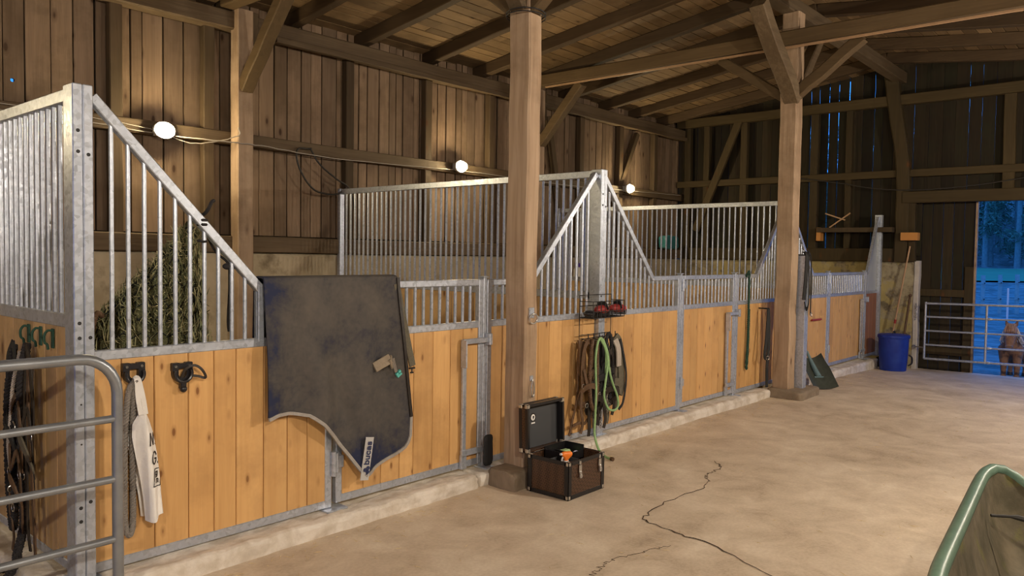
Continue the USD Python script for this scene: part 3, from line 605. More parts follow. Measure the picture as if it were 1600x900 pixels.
def stall_door(x0, x1, label, seed, pw=.14):
    t = Thing('stall_door', label, 'stall door', at=((x0+x1)/2, 0, ZB+.015)); zb = ZB+.015
    t.add('frame_stile', rail(x0, x0+.042, zb, ZL), GALV); t.add('frame_stile', rail(x1-.042, x1, zb, ZL), GALV)
    t.add('bottom_rail', rail(x0+.042, x1-.042, zb, zb+.045), GALV); t.add('middle_rail', rail(x0+.042, x1-.042, ZM-.045, ZM), GALV); t.add('top_rail', rail(x0+.042, x1-.042, ZL-.042, ZL), GALV)
    planks(t, x0+.045, x1-.045, zb+.045, ZM-.045, pw, PINE, seed)
    n = round((x1-x0-.084)/.073)
    for i in range(1, n): t.add('bar', pipe(x0+.042+(x1-x0-.084)*i/n, 0, ZM-.01, ZL-.02), GALV, smooth=40)
    # latch: an upright rod with an arm at the top and a bolt at the foot
    xl = x1-.205
    lt = t.add('latch', cat([cbox(xl-.017, xl+.017, -.052, -.030, .24, .99, .003), cbox(xl-.022, xl-.010, -.085, -.030, .80, .985, .003)]), GALV)
    t.add('latch_arm', cbox(xl-.02, x1+.045, -.062, -.040, .955, .99, .003), GALV, parent=lt)
    t.add('latch_keeper', cbox(x1+.012, x1+.040, -.075, -.022, .935, 1.015, .004), GALV, parent=lt)
    t.add('latch_foot', cbox(xl-.03, x1-.02, -.062, -.040, .205, .245, .003), GALV, parent=lt)
    t.add('kick_plate', cbox(xl-.02, xl+.03, -.048, -.024, zb, .21, .003), GALV)
    for z in (.30, 1.24): t.add('hinge', cat([cyl((x0-.006, -.030, z), (x0-.006, -.030, z+.11), .016, 12), cbox(x0-.004, x0+.045, -.034, -.022, z+.02, z+.09, .002)]), GALV, smooth=40)
    return t
t = stall_door(2.695, 3.915, 'nearest stall door with pine planks, half covered by the hanging rug', 21); t.done()
t = stall_door(6.695, 7.835, 'stall door with pine planks right of the halters, middle of three doors', 22); t.done()
t = stall_door(10.725, 12.23, 'farthest stall door with pine planks near the blue barrel', 23); t.done()
for x0, lab in ((3.918, 'narrow galvanised closing stile right of the nearest stall door'), (7.838, 'narrow galvanised closing stile right of the middle stall door'), (12.232, 'narrow galvanised closing stile right of the farthest stall door'), (6.66, 'narrow galvanised hinge stile left of the middle stall door'), (10.685, 'narrow galvanised hinge stile left of the farthest stall door')):
    tt = Thing('door_stile', lab, 'stile'); tt.add('stile', rail(x0, x0+.032, .085, ZL+.012), GALV); tt.add('end_cap', cbox(x0-.01, x0+.04, -.03, .03, ZL+.012, ZL+.022, .002), GALV)
    tt.add('foot_plate', cbox(x0-.03, x0+.06, -.09, .03, .083, .093, .002), GALV); tt.done()
single('mud_flap', rough_block(3.845, 3.945, -.115, -.085, .11, .335, .03, .004, 15, 20.), BLACK_WEB, 'dark ragged rubber flap at the foot of the nearest latch', 'flap', smooth=50)

def partition(x, label, seed, wood_mat=PINE_IN, y0=.06, y1=3.42):
    t = Thing('stall_partition', label, 'partition', at=(x, (y0+y1)/2, ZB))
    rl = lambda za, zb_: cbox(x-.021, x+.021, y0, y1, za, zb_, .004)
    t.add('bottom_rail', rl(ZB, ZB+.045), GALV); t.add('middle_rail', rl(1.20, 1.262), GALV); t.add('top_rail', rl(ZT-.062, ZT-.005), GALV)
    t.add('end_stile', cbox(x-.03, x+.03, y1, y1+.05, .06, ZT, .004), GALV); t.add('front_stile', cbox(x-.021, x+.021, y0-.008, y0+.02, ZB, ZT-.03, .003), GALV)
    r = np.random.default_rng(seed); n = round((y1-y0)/.145); e = np.linspace(y0+.02, y1, n+1)
    for a, b in zip(e[:-1], e[1:]): t.add('plank', bar((x+r.uniform(-.0015, .0015), (a+b)/2, ZB+.045), (x, (a+b)/2, 1.20), (0, 1, 0), b-a-.004, .034, .003), wood_mat)
    n = round((y1-y0)/.0742)
    for i in range(1, n):
        t.add('bar', cyl((x, y0+(y1-y0)*i/n, 1.255), (x, y0+(y1-y0)*i/n, ZT-.055), .0115, 8), GALV, smooth=40)
    t.done()
partition(PX[0], 'barred stall partition at the left edge with bridles hanging on it', 31)
partition(PX[1], 'barred stall partition behind the hanging rug, between first and second stall', 32)
partition(PX[2], 'barred stall partition between second and third stall, below the farthest lamp', 33)

# steel pillar with a lead rope and strap in front of the farther timber post
xg, yg = 8.85, -.355
t = Thing('steel_pillar', 'galvanised pillar with a black strap over its top, before the farther timber post', 'pillar', at=(xg, yg, .09))
t.add('pillar', cbox(xg-.055, xg+.055, yg-.055, yg+.055, .09, 1.60, .005), GALV); t.add('cap', cbox(xg-.06, xg+.06, yg-.06, yg+.06, 1.60, 1.612, .003), BLACK_STEEL)
t.add('bolt_hole', cyl((xg, yg-.0565, .36), (xg, yg-.0545, .36), .007, 10), BLACK_STEEL); t.done()
t = Thing('girth_strap', 'long black strap draped over the steel pillar top', 'strap')
t.add('strap', cat([ribbon(spline([(xg-.085, yg-.06, 1.08), (xg-.078, yg-.08, 1.0), (xg-.04, yg-.09, 1.06), (xg-.03, yg-.085, 1.3), (xg-.035, yg-.075, 1.58), (xg-.01, yg-.055, 1.63), (xg+.03, yg-.05, 1.63), (xg+.06, yg-.07, 1.55), (xg+.066, yg-.075, 1.2), (xg+.068, yg-.075, .92)], 50), .045, .012, (.35, -.94, 0)),
                    ribbon(spline([(xg-.075, yg-.05, 1.10), (xg-.072, yg-.065, 1.35), (xg-.06, yg-.066, 1.6), (xg-.02, yg-.02, 1.63)], 20), .04, .012, (-.6, -.8, 0))]), BLACK_WEB, smooth=40)
t.add('buckle', torus((xg+.069, yg-.085, .93), (0, 1, 0), .022, .004, 12, 5), STEEL, smooth=True); t.done()

# ------------------------------------------------------------------ lamps
def bulkhead(loc, lit, label, yaw):
    """oval bulkhead lamp: wall box, reflector ring, glowing glass; faces -y before turning"""
    t = Thing('wall_lamp', label, 'lamp', at=(0, 0, 0))
    t.add('mount', cbox(-.055, .055, .10, .17, -.045, .045, .006), HOUSING)
    t.add('housing', ball((0, .075, 0), 1, (.098, .050, .076), 2), HOUSING, smooth=True)
    t.add('rim', tube([(.094*math.cos(a), .050, .072*math.sin(a)) for a in np.arange(20)*2*math.pi/20], .008, 6, True), HOUSING, smooth=True)
    t.add('glass', ball((0, .030, 0), 1, (.085, .058, .062), 2), lit, smooth=True, label='glowing glass')
    t.done(); p = stage.GetPrimAtPath(t.path); x = UsdGeom.Xform(p); x.ClearXformOpOrder(); p.RemoveProperty('xformOp:translate')
    x.AddTranslateOp().Set(Gf.Vec3d(*loc))
    if yaw: x.AddRotateZOp().Set(yaw)
    return t
lb = bulkhead((3.31, 3.345, 2.64), LIT_BACK, 'glowing bulkhead lamp on the back wall above the hay net', 0)
copy_of(lb, 'wall_lamp', (7.12, 3.345, 2.675), 0, 'glowing bulkhead lamp on the back wall above the second barred partition')
copy_of(lb, 'wall_lamp', (11.08, 3.345, 2.685), 0, 'glowing bulkhead lamp farthest along the back wall')
copy_of(lb, 'wall_lamp', (-.5, 3.345, 2.64), 0, 'glowing bulkhead lamp on the back wall beside the nearest partition')
lf = bulkhead((.9, -4.23, 2.55), LIT_FRONT, 'white bulkhead lamp on the front wall nearest the open end', 180)
copy_of(lf, 'wall_lamp', (5.1, -4.23, 2.55), 180, 'white bulkhead lamp halfway along the front wall')
copy_of(lf, 'wall_lamp', (-2.3, -4.23, 2.55), 180, 'white bulkhead lamp on the front wall behind the open gate')
copy_of(lf, 'wall_lamp', (9.4, -4.23, 2.55), 180, 'white bulkhead lamp on the front wall towards the doorway')
r = np.random.default_rng(5)
def run(p, n, sag):
    q = spline(p, n); q[:, 2] += (r.random(n)-.5)*sag; return q
t = Thing('lamp_cable', 'thin pale cable strung along the back wall between the lamps', 'cable')
t.add('cable', cat([tube(run([(1.4, 3.46, 2.64), (2.65, 3.46, 2.64), (3.28, 3.47, 2.61), (3.9, 3.33, 2.60), (4.3, 3.33, 2.60), (5.3, 3.44, 2.585), (7.1, 3.46, 2.63), (8.2, 3.46, 2.63), (9.6, 3.46, 2.62), (11.1, 3.46, 2.66), (12.9, 3.46, 2.70)], 70, .008), .006, 6)]), CABLE, smooth=40)
t.add('upper_cable', tube(run([(1.4, 3.46, 2.70), (2.65, 3.46, 2.68), (3.25, 3.47, 2.64), (3.6, 3.45, 2.56), (3.98, 3.33, 2.66), (4.0, 3.33, 2.75)], 40, .008), .005, 6), CABLE, smooth=40)
t.done()
t = Thing('cable_loop', 'dark loop of cable sagging from the back wall to the second partition', 'cable')
t.add('cable', tube(run([(4.92, 3.46, 2.66), (4.72, 3.42, 2.62), (4.74, 3.40, 2.42), (4.92, 3.40, 2.22), (5.2, 3.42, 2.19), (5.34, 3.40, 2.27)], 40, .004), .010, 7), CABLE_DK, smooth=40)
t.add('hanging_end', tube(run([(4.9, 3.45, 2.66), (5.0, 3.42, 2.5), (5.2, 3.40, 2.36), (5.38, 3.40, 2.26), (5.42, 3.36, 2.0), (5.43, 3.36, 1.3)], 40, .004), .010, 7), CABLE_DK, smooth=40); t.done()
t = Thing('overhead_cable', 'dark cable drooping along the middle rail of the end wall', 'cable')
t.add('cable', tube(run([(12.9, 1.3, 2.9), (12.88, .6, 2.78), (12.87, 0., 2.66), (12.85, -.6, 2.62), (12.86, -1.3, 2.66), (12.86, -2.2, 2.78)], 50, .006), .009, 6), CABLE_DK, smooth=40); t.done()

# ------------------------------------------------------------------ rug over the nearest door
t = Thing('horse_rug', 'soiled navy horse rug draped over the nearest stall door', 'rug')
nu, nv = 46, 46; P = np.zeros((nu, nv+16, 3)); zt = ZL+.022
def zbot(s):
    return float(np.interp(s, [0, .06, .16, .27, .36, .44, .52, .58, .615, .66, .75, .86, .93, .97, .99, 1.0], [.68, .695, .690, .665, .60, .52, .41, .31, .262, .270, .300, .335, .375, .42, .48, .56]))
for i in range(nu):
    s = i/(nu-1); xt = 2.215+.90*s
    for j in range(nv):
        q = j/(nv-1); zb_ = zbot(s); z = zt-(zt-zb_)*q
        fall = (zt-z)
        x = xt+s*(.005*fall+.075*fall*fall)+.006*math.sin(fall*5+s*3)*s
        fold = .012*math.sin(s*19+fall*2)*min(1, fall*3)+.020*math.exp(-((s-.10-fall*.42)/.09)**2)*min(1, fall*4)*max(0, 1-fall*1.1)-.010*math.exp(-((s-.2-fall*.45)/.06)**2)*min(1, fall*4)
        y = -.046-.026*min(1, fall*2.2)-1.7*fold-.02*fall*(1-abs(2*s-1))-(.035*max(0, s-.86)/.14*min(1, fall*4))*.5
        P[i, 15-0+1+j] = (x, y, z)
    for j in range(16):                                          # over the rail and a little way down inside
        if j >= 8:
            a = (16-j)/9*math.pi; P[i, j] = (xt, -.046*math.cos(a), zt+.012*math.sin(a))
        else:
            k = 8-j; P[i, j] = (xt, .046+.002*k, zt-.05*k)
rug = grid_solid(P, .011)
body = t.add('rug_body', rug, RUG, smooth=60)
edge = P[:, -1]+V(0, -.006, 0)
t.add('edge_binding', ribbon(edge[:, :], .018, .014, (0, -1, 0)), BIND, smooth=50)
t.add('side_binding', ribbon(P[-1, 16:]+V(.0, -.008, 0), .020, .012, (0, -1, 0)), DARK_LEATHER, smooth=50)
t.add('strap_keeper', cat([bar((2.905, -.098, .885), (3.015, -.108, .930), (0, .2, 1), .060, .014, .003), bar((3.015, -.108, .935), (3.045, -.098, .88), (0, .2, 1), .055, .012, .003)]), PATCH, label='tan leather strap keeper')
t.add('buckle_end', bar((3.035, -.108, .93), (3.06, -.11, .845), (1, 0, 0), .022, .012, .003), STEEL)
st = t.add('side_strap', ribbon(spline([(3.105, -.055, 1.37), (3.145, -.06, 1.2), (3.195, -.062, 1.0), (3.232, -.064, .86)], 16), .046, .008, (0, -1, 0)), KHAKI, smooth=50)
t.add('strap_clip', cat([cbox(3.205, 3.250, -.072, -.058, .842, .852, .002), cbox(3.222, 3.230, -.070, -.062, .82, .845, .002), cbox(3.214, 3.238, -.071, -.060, .815, .824, .002)]), BLACK_PL, parent=st)
cx, cz = 3.085, .835
t.add('teal_mark', cat([ext_xz(sa.rotate(sg.box(cx+dx-.009, cz+dz-.007, cx+dx+.009, cz+dz+.007), 35), -.112, -.098) for dx, dz in ((-.013, -.004), (.004, .010), (.012, -.006), (-.004, -.016))]), TEAL, label='small teal printed mark')
tg = t.add('brand_tag', ribbon(np.array([(2.820+.040*k/8, -.118, .272+.245*k/8-.03) for k in range(9)]), .058, .005, (0, -1, 0)), TAG, label='silver grey tag with dark lettering')
tx = meshkit.text_mesh('bucas', .035, .003, bold=True); v = tx.vertices.copy()
ang = math.radians(80.5); ca, sa_ = math.cos(ang), math.sin(ang); ox, oz = 2.8475, .326
tx.vertices = np.stack([ox+v[:, 0]*ca-v[:, 1]*sa_, -.1235-v[:, 2]-.0+0*v[:, 0], oz+v[:, 0]*sa_+v[:, 1]*ca], 1)
t.add('tag_lettering', tx, NAVY_INK, parent=tg)
clov = []
for a in (90, 210, 330):
    c0 = (2.8345+.013*math.cos(math.radians(a+80)), .300+.013*math.sin(math.radians(a+80))); clov.append(sg.Point(c0).buffer(.0115, 6))
clov.append(sa.rotate(sg.box(2.8325, .272, 2.8365, .296), -12))
t.add('tag_clover', cat([ext_xz(g, -.1265, -.1225) for g in clov]), NAVY_INK, parent=tg)
t.done()

# ------------------------------------------------------------------ hay net behind the first panel
t = Thing('hay_net', 'stuffed black hay net hanging behind the bars of the nearest stall', 'hay net')
apex = V(1.915, .14, 1.70)
def hay_r(z):                                                    # half width and lean of the sack at height z
    q = np.clip((1.70-z)/1.0, 0, 1); return .02+.40*np.interp(q, [0, .1, .3, .5, .7, .9, 1], [0, .10, .38, .68, .92, 1., .8]), 1.915-.19*np.interp(q, [0, .3, .7, 1], [0, .28, .85, 1.])
rows, cols = 34, 40; G = np.zeros((rows, cols, 3))
for i in range(rows):
    z = 1.70-1.0*i/(rows-1); hw, cx = hay_r(z)
    for j in range(cols):
        a = 2*math.pi*j/cols; G[i, j] = (cx+hw*.86*math.cos(a), .31+min(hw, .36)*.62*math.sin(a)-.17*(1-min(1, (1.70-z)*2.2)), z)
pp = G.reshape(-1, 3); nn = (meshkit.fbm(pp*7, 3, 3)-.5)*.11; ctr = np.stack([0*pp[:, 0]+1.80, 0*pp[:, 0]+.31, pp[:, 2]], 1); dirn = pp-ctr; dirn /= np.linalg.norm(dirn, axis=1, keepdims=True)+1e-9
pp = pp+dirn*nn[:, None]*np.clip((1.70-pp[:, 2:3])*3, 0, 1); G = pp.reshape(rows, cols, 3)
fs = []
for i in range(rows-1):
    for j in range(cols):
        a, b, c, d = i*cols+j, (i+1)*cols+j, (i+1)*cols+(j+1) % cols, i*cols+(j+1) % cols; fs += [[a, b, c], [a, c, d]]
vv = np.vstack([pp, pp[:cols].mean(0), pp[-cols:].mean(0)]); k = rows*cols
for j in range(cols): fs += [[k, j, (j+1) % cols], [k+1, (rows-1)*cols+(j+1) % cols, (rows-1)*cols+j]]
m = trimesh.Trimesh(vv, np.array(fs), process=False)
if m.volume < 0: m.invert()
t.add('hay', m, HAY, smooth=60)
r = np.random.default_rng(8)
def blades(nb, col, lmin, lmax):
    V_, F_ = [], []
    for _ in range(nb):
        i, j = r.integers(2, rows-1), r.integers(0, cols); c = G[i, j]+r.normal(0, .012, 3); out = unit((c-V(1.8, .31, c[2]))*V(1, 1, 0)+1e-6); d = r.normal(0, 1, 3)*V(1, .6, 1.3); d = unit(d-out*(d@out)*.8); l = r.uniform(lmin, lmax)
        s = unit(np.cross(d, out)+1e-9)*.0022; c = c+out*.012; k = len(V_); V_ += [c-d*l/2-s, c-d*l/2+s, c+d*l/2, c+out*.006]; F_ += [[k, k+1, k+2], [k, k+3, k+1], [k, k+2, k+3], [k+1, k+3, k+2]]
    return trimesh.Trimesh(np.array(V_), np.array(F_), process=False)
t.add('hay_stalks', blades(2600, 0, .03, .085), HAY_BLADE, kind='stuff'); t.add('dark_stalks', blades(2200, 0, .03, .085), HAY_BLADE2, kind='stuff')
cords = []
for k in range(20):
    for sg_ in (1, -1):
        pts = [G[i, int(round(k*2+sg_*i*.62)) % cols]+unit((G[i, int(round(k*2+sg_*i*.62)) % cols]-V(1.8, .31, G[i, 0, 2]))*V(1, 1, 0))*.010 for i in range(1, rows)]
        cords.append(tube(pts, .0032, 4))
t.add('net_cords', cat(cords), NET, kind='stuff')
t.add('hanging_cord', cat([tube(spline([apex, (1.925, .03, 1.73), (1.925, -.02, 1.755), (1.935, -.035, 1.79), (1.955, -.02, 1.80)], 16), .009, 6), torus((1.905, 0, 1.68), (0, 0, 1), .022, .007, 12, 5), torus((1.905, 0, 1.70), (0, .1, 1), .022, .007, 12, 5), torus((1.905, 0, 1.60), (0, -.1, 1), .020, .006, 12, 5)]), BLACK_ROPE, smooth=50)
t.add('rope_tail', cat([tube(spline([(1.94, .03, 1.64), (2.0, .05, 1.55), (2.05, .03, 1.50), (2.065, .035, 1.46)], 12), .006, 6), tube(spline([(2.07, .03, 1.48), (2.075, .04, 1.35), (2.07, .045, 1.2), (2.075, .045, 1.14)], 14), .010, 6), ball((2.06, .02, 1.475), .024, (1.6, 1, .8), 1)]), BLACK_ROPE, smooth=50)
t.add('draw_rope', twisted([(1.475, .10, 1.245), (1.445, .08, 1.26), (1.425, .06, 1.235), (1.42, .07, 1.19)], .012, 7, 50), LEATHER, smooth=50)
t.done()

# ------------------------------------------------------------------ bridle hooks, rope, tote bag
def bridle_hook(cx, cz, label):
    t = Thing('bridle_hook', label, 'hook')
    outer = sg.Point(cx, cz).buffer(.047, 16).union(sg.box(cx-.044, cz+.015, cx-.020, cz+.044).buffer(.006)).union(sg.box(cx+.020, cz+.015, cx+.044, cz+.044).buffer(.006))
    inner = sg.Point(cx, cz-.003).buffer(.020, 10).union(sg.box(cx-.020, cz-.004, cx+.020, cz+.021))
    t.add('ring', ext_xz(outer.difference(inner), -.040, -.017), BLACK_PL)
    t.add('lip', tube([(cx+.041*math.cos(a), -.050, cz-.002+.041*math.sin(a)) for a in np.linspace(-3.5, .4, 18)], .008, 7), BLACK_PL, smooth=50)
    for s in (-1, 1): t.add('screw', cyl((cx+s*.034, -.046, cz+.033), (cx+s*.034, -.038, cz+.033), .0065, 10), STEEL)
    return t
h = bridle_hook(1.557, .985, 'black bridle hook holding the grey rope and white tote bag'); h.done()
h = bridle_hook(1.785, .965, 'black bridle hook with a loose leather strap, right of the tote bag')
h.add('lug', cat([cbox(1.772, 1.800, -.055, -.02, .885, .925, .006), ball((1.786, -.045, .888), .018, (1, 1, 1), 1)]), BLACK_PL, smooth=40)
h.add('loose_strap', ribbon(spline([(1.775, -.05, .945), (1.79, -.06, .985), (1.83, -.07, 1.0), (1.865, -.075, .975), (1.885, -.07, .935), (1.85, -.065, .945), (1.825, -.06, .95)], 30), .012, .004, (0, -1, .2)), DARK_LEATHER, smooth=50); h.done()
t = Thing('lead_rope', 'grey twisted lead rope hanging in a long loop beside the tote bag', 'rope')
t.add('rope', twisted([(1.552, -.058, .955), (1.525, -.055, .90), (1.512, -.045, .7), (1.510, -.04, .45), (1.512, -.04, .30), (1.527, -.045, .245), (1.545, -.042, .29), (1.548, -.04, .45), (1.545, -.045, .7), (1.548, -.055, .9), (1.556, -.06, .955)], .0145, 46, 260), GREY_ROPE, smooth=50)
t.done()
t = Thing('tote_bag', 'white cotton tote bag with black print hanging from the bridle hook', 'bag')
nu, nv = 22, 40; P = np.zeros((nu, nv, 3))
zz = [.86, .80, .76, .70, .60, .50, .40, .33, .295]; xl = [1.568, 1.562, 1.535, 1.532, 1.548, 1.567, 1.585, 1.594, 1.597]; xr = [1.592, 1.600, 1.615, 1.632, 1.648, 1.658, 1.665, 1.672, 1.676]
for j in range(nv):
    z = .86-(.86-.30)*j/(nv-1); a, b = np.interp(-z, -np.array(zz), xl), np.interp(-z, -np.array(zz), xr)
    for i in range(nu):
        s = i/(nu-1); zoff = .012*s*(j/(nv-1)) if s < .55 else .022*(j/(nv-1))
        P[i, j] = (a+(b-a)*s, -.070-.030*math.sin(s*math.pi)*min(1, j/8)-.012*math.sin(s*11+j*.12)*(j/nv)+.020*(1 if s > .62 else 0)*(s-.62)*2, z-(.010*math.sin(s*6))*(j/(nv-1))+zoff*.6)
t.add('bag_body', grid_solid(P, .006), CANVAS, smooth=60)
Q = P.copy(); Q[..., 1] = -.036-.4*(P[..., 1]+.07); Q[..., 0] -= .012; Q[..., 2] += .018
t.add('back_layer', grid_solid(Q, .005), CANVAS, smooth=60)
for k, dx in enumerate((-.010, .012)):
    t.add('handle', ribbon(spline([(1.575+dx, -.088, .80), (1.566+dx, -.080, .88), (1.560+dx*.4, -.070, .955), (1.558+dx*.3, -.052, .968), (1.557, -.040, .958)], 18), .022, .004, (0, -1, .1)), CANVAS, smooth=50)
from scipy.interpolate import LinearNDInterpolator
bag_y = LinearNDInterpolator(P.reshape(-1, 3)[:, [0, 2]], P.reshape(-1, 3)[:, 1])
def on_bag(mesh, x, z, tilt=-7):
    v0, f0 = trimesh.remesh.subdivide_to_size(mesh.vertices, mesh.faces, .006, max_iter=12); m = trimesh.Trimesh(v0, f0, process=False)
    v = m.vertices.copy(); a = math.radians(tilt); c, s = math.cos(a), math.sin(a); px_, pz_ = x+v[:, 0]*c-v[:, 1]*s, z+v[:, 0]*s+v[:, 1]*c
    y = bag_y(px_, pz_); keep = ~np.isnan(y); y = np.where(keep, y, -.07)
    m.vertices = np.stack([px_, y-.0075-v[:, 2], pz_], 1); m.update_faces(keep[m.faces].all(1)); m.remove_unreferenced_vertices(); return m
for word, x, z, hgt in (('N.', 1.590, .655, .058), ('G.', 1.600, .566, .058)):
    tm = meshkit.text_mesh(word, hgt, .0015); tm.vertices[:, 0] *= .72; t.add('bag_lettering', on_bag(tm, x, z), INK)
sq = trimesh.creation.extrude_polygon(sg.box(0, 0, .050, .082).difference(sg.box(.0035, .0035, .0465, .0785)), .0015, engine='earcut'); t.add('bag_frame', on_bag(sq, 1.609, .462), INK)
for word, x, z in (('g', 1.621, .510), ('n', 1.625, .476)):
    tm = meshkit.text_mesh(word, .026, .0015, bold=True); t.add('bag_lettering', on_bag(tm, x, z), INK)
t.done()

# ------------------------------------------------------------------ tack: halters and ropes
def frame2(o, u):
    o, u = V(*o), unit(u); out = unit(np.cross(u, V(0, 0, 1)))            # out: off the wall, towards the aisle
    return lambda a, b, c=0.: o+u*a+V(0, 0, 1)*b+out*c, out
def halter(name, label, o, u, mat, size=1., seed=0, ring_mat=STEEL, pad=None, w=.024):
    """a hung halter: crown loop over the hook, cheek straps with rings, noseband loop, throat strap"""
    r = np.random.default_rng(seed); P_, out = frame2(o, u); t = Thing(name, label, 'halter'); S = size
    j = lambda k=.012: float(r.uniform(-k, k))
    L1 = spline([P_(0, 0, .03), P_(-.045*S+j(), -.07*S, .035), P_(-.07*S+j(), -.20*S, .03), P_(-.065*S+j(), -.34*S, .03)], 16)
    L2 = spline([P_(0, 0, .03), P_(.04*S+j(), -.06*S, .035), P_(.065*S+j(), -.20*S, .03), P_(.06*S+j(), -.33*S, .03)], 16)
    cw = t.add('crown_strap', cat([ribbon(L1, w, .006, out), ribbon(L2, w, .006, out)]), mat, smooth=50)
    nb = [P_(.085*S*math.cos(a)+j(.004), -.42*S+.075*S*math.sin(a), .035+.035*math.sin(a*1.0+.6)) for a in np.linspace(0, 2*math.pi, 26)]
    t.add('noseband', ribbon(np.array(nb), w*1.15, .008, out), pad or mat, smooth=50)
    t.add('throat_strap', ribbon(spline([P_(-.06*S, -.22*S, .04), P_(-.02*S, -.33*S+j(), .05), P_(.05*S, -.24*S, .045), P_(.075*S, -.5*S, .035), P_(.05*S, -.60*S, .03)], 22), w*.8, .005, out), mat, smooth=50)
    t.add('chin_strap', ribbon(spline([P_(-.065*S, -.34*S, .03), P_(-.085*S, -.5*S, .035), P_(-.06*S+j(), -.62*S, .03), P_(-.075*S, -.70*S, .028)], 18), w*.8, .005, out), mat, smooth=50)
    for a, b in ((-.068, -.345), (.062, -.335), (-.02, -.495)): t.add('ring', torus(P_(a*S, b*S, .042), out, .017*S, .003, 14, 5), ring_mat, smooth=True)
    return t
def hung_rope(label, pts, rr, mat, name='lead_rope', clip=True, turns=None):
    t = Thing(name, label, 'rope'); t.add('rope', twisted(pts, rr, turns or 40, 200), mat, smooth=50)
    if clip:
        e = V(*pts[-1]); t.add('snap_clip', cat([cyl(e+V(0, 0, .01), e+V(0, 0, -.035), .009, 8), torus(e+V(0, 0, -.055), (0, 1, .2), .018, .004, 12, 5)]), STEEL, smooth=50)
    return t
# three on the left partition (its aisle-side face is x = 1.32, they hang towards -x)
for k, (y, z) in enumerate(((.57, 1.165), (.41, 1.165), (.255, 1.165))):
    t = Thing('tack_hook', ('green metal hook on the left partition, farthest from the stall post', 'green metal hook on the left partition, middle of three', 'green metal hook on the left partition, nearest the stall post')[k], 'hook')
    t.add('plate', cbox(1.314, 1.322, y-.014, y+.014, z-.07, z+.02, .002), GREEN_ROPE)
    t.add('hook', tube(spline([(1.315, y, z+.01), (1.297, y, z+.012), (1.283, y, z-.008), (1.284, y, z-.040), (1.295, y, z-.052), (1.298, y, z-.075)], 18), .006, 6), GREEN_ROPE, smooth=50); t.done()
halter('halter', 'dark leather halter with pale lining on the middle hook of the left partition', (1.29, .42, 1.10), (0, -1, 0), DARK_LEATHER, 1.25, 1, pad=KHAKI, w=.034).done()
halter('halter', 'black halter at the very left edge on the left partition', (1.29, .60, 1.10), (0, -1, 0), BLACK_WEB, 1.2, 2, w=.034).done()
halter('bridle', 'brown leather bridle low on the left partition', (1.27, .50, .86), (0, -1, 0), LEATHER, 1.1, 3, w=.026).done()
hung_rope('thick black lead rope coiled down the left partition to the floor', [(1.27, .44, 1.10), (1.25, .47, .9), (1.25, .46, .5), (1.25, .45, .25), (1.22, .44, .12), (1.2, .40, .085), (1.12, .34, .03), (1.05, .45, .03), (1.12, .56, .03), (1.2, .5, .035)], .020, BLACK_ROPE).done()
hung_rope('black lead rope hanging in a loop at the left edge', [(1.27, .62, 1.08), (1.25, .66, .8), (1.25, .65, .4), (1.25, .60, .2), (1.25, .57, .3), (1.25, .56, .7), (1.262, .585, 1.0), (1.262, .56, .72)], .018, BLACK_ROPE).done()
hung_rope('pale cord hanging among the bridles on the left partition', [(1.265, .52, 1.06), (1.24, .54, .9), (1.235, .57, .72), (1.235, .60, .6), (1.24, .57, .45)], .009, PADDING, clip=True, turns=20).done()
t = Thing('reins', 'long brown leather reins hanging to the kerb on the left partition', 'reins')
t.add('rein', ribbon(spline([(1.262, .40, 1.07), (1.25, .37, .8), (1.25, .33, .5), (1.25, .30, .2), (1.255, .31, .12)], 26), .026, .006, (-1, 0, 0)), LEATHER, smooth=50)
t.add('rein', ribbon(spline([(1.262, .43, 1.07), (1.245, .40, .8), (1.245, .38, .5), (1.245, .37, .25), (1.25, .36, .14)], 26), .024, .006, (-1, 0, 0)), DARK_LEATHER, smooth=50)
t.add('bit', cat([torus((1.24, .44, .70), (1, 0, 0), .034, .004, 18, 6), torus((1.24, .55, .69), (1, 0, 0), .034, .004, 18, 6), cyl((1.24, .45, .70), (1.24, .54, .69), .007, 8)]), STEEL, smooth=40); t.done()

# wire rack on the second post with brushes, halters, ropes
t = Thing('wire_rack', 'black wire rack on the second stall post', 'rack')
w_ = lambda a, b: cyl(a, b, .0033, 6); x0, x1, yb, yf = 4.98, 5.42, -.060, -.19
t.add('basket_wire', cat([w_((x0, y, z), (x1, y, z)) for y, z in ((yb, 1.245), (yb, 1.16), (yf, 1.20), (yf, 1.12), (yf, 1.07), (yb, 1.07))]+[w_((x, yb, 1.245), (x, yb, .90)) for x in (x0, x1)]+[w_((x, yb, 1.2), (x, yf, 1.2)) for x in (x0, x1)]+[w_((x, yb, 1.07), (x, yf, 1.07)) for x in np.linspace(x0, x1, 9)]+[w_((x, yf, 1.2), (x, yf, 1.07)) for x in np.linspace(x0, x1, 9)]), BLACK_STEEL)
t.add('hook_bar', cat([w_((x0, yb, .93), (x1, yb, .93)), w_((x0, yb, .90), (x1, yb, .90))]), BLACK_STEEL)
for x in np.linspace(x0+.03, x1-.03, 6): t.add('hook', tube(spline([(x, yb, .90), (x, yb-.045, .89), (x, yb-.065, .91), (x, yb-.065, .945)], 12), .004, 6), BLACK_STEEL, smooth=50)
t.done()
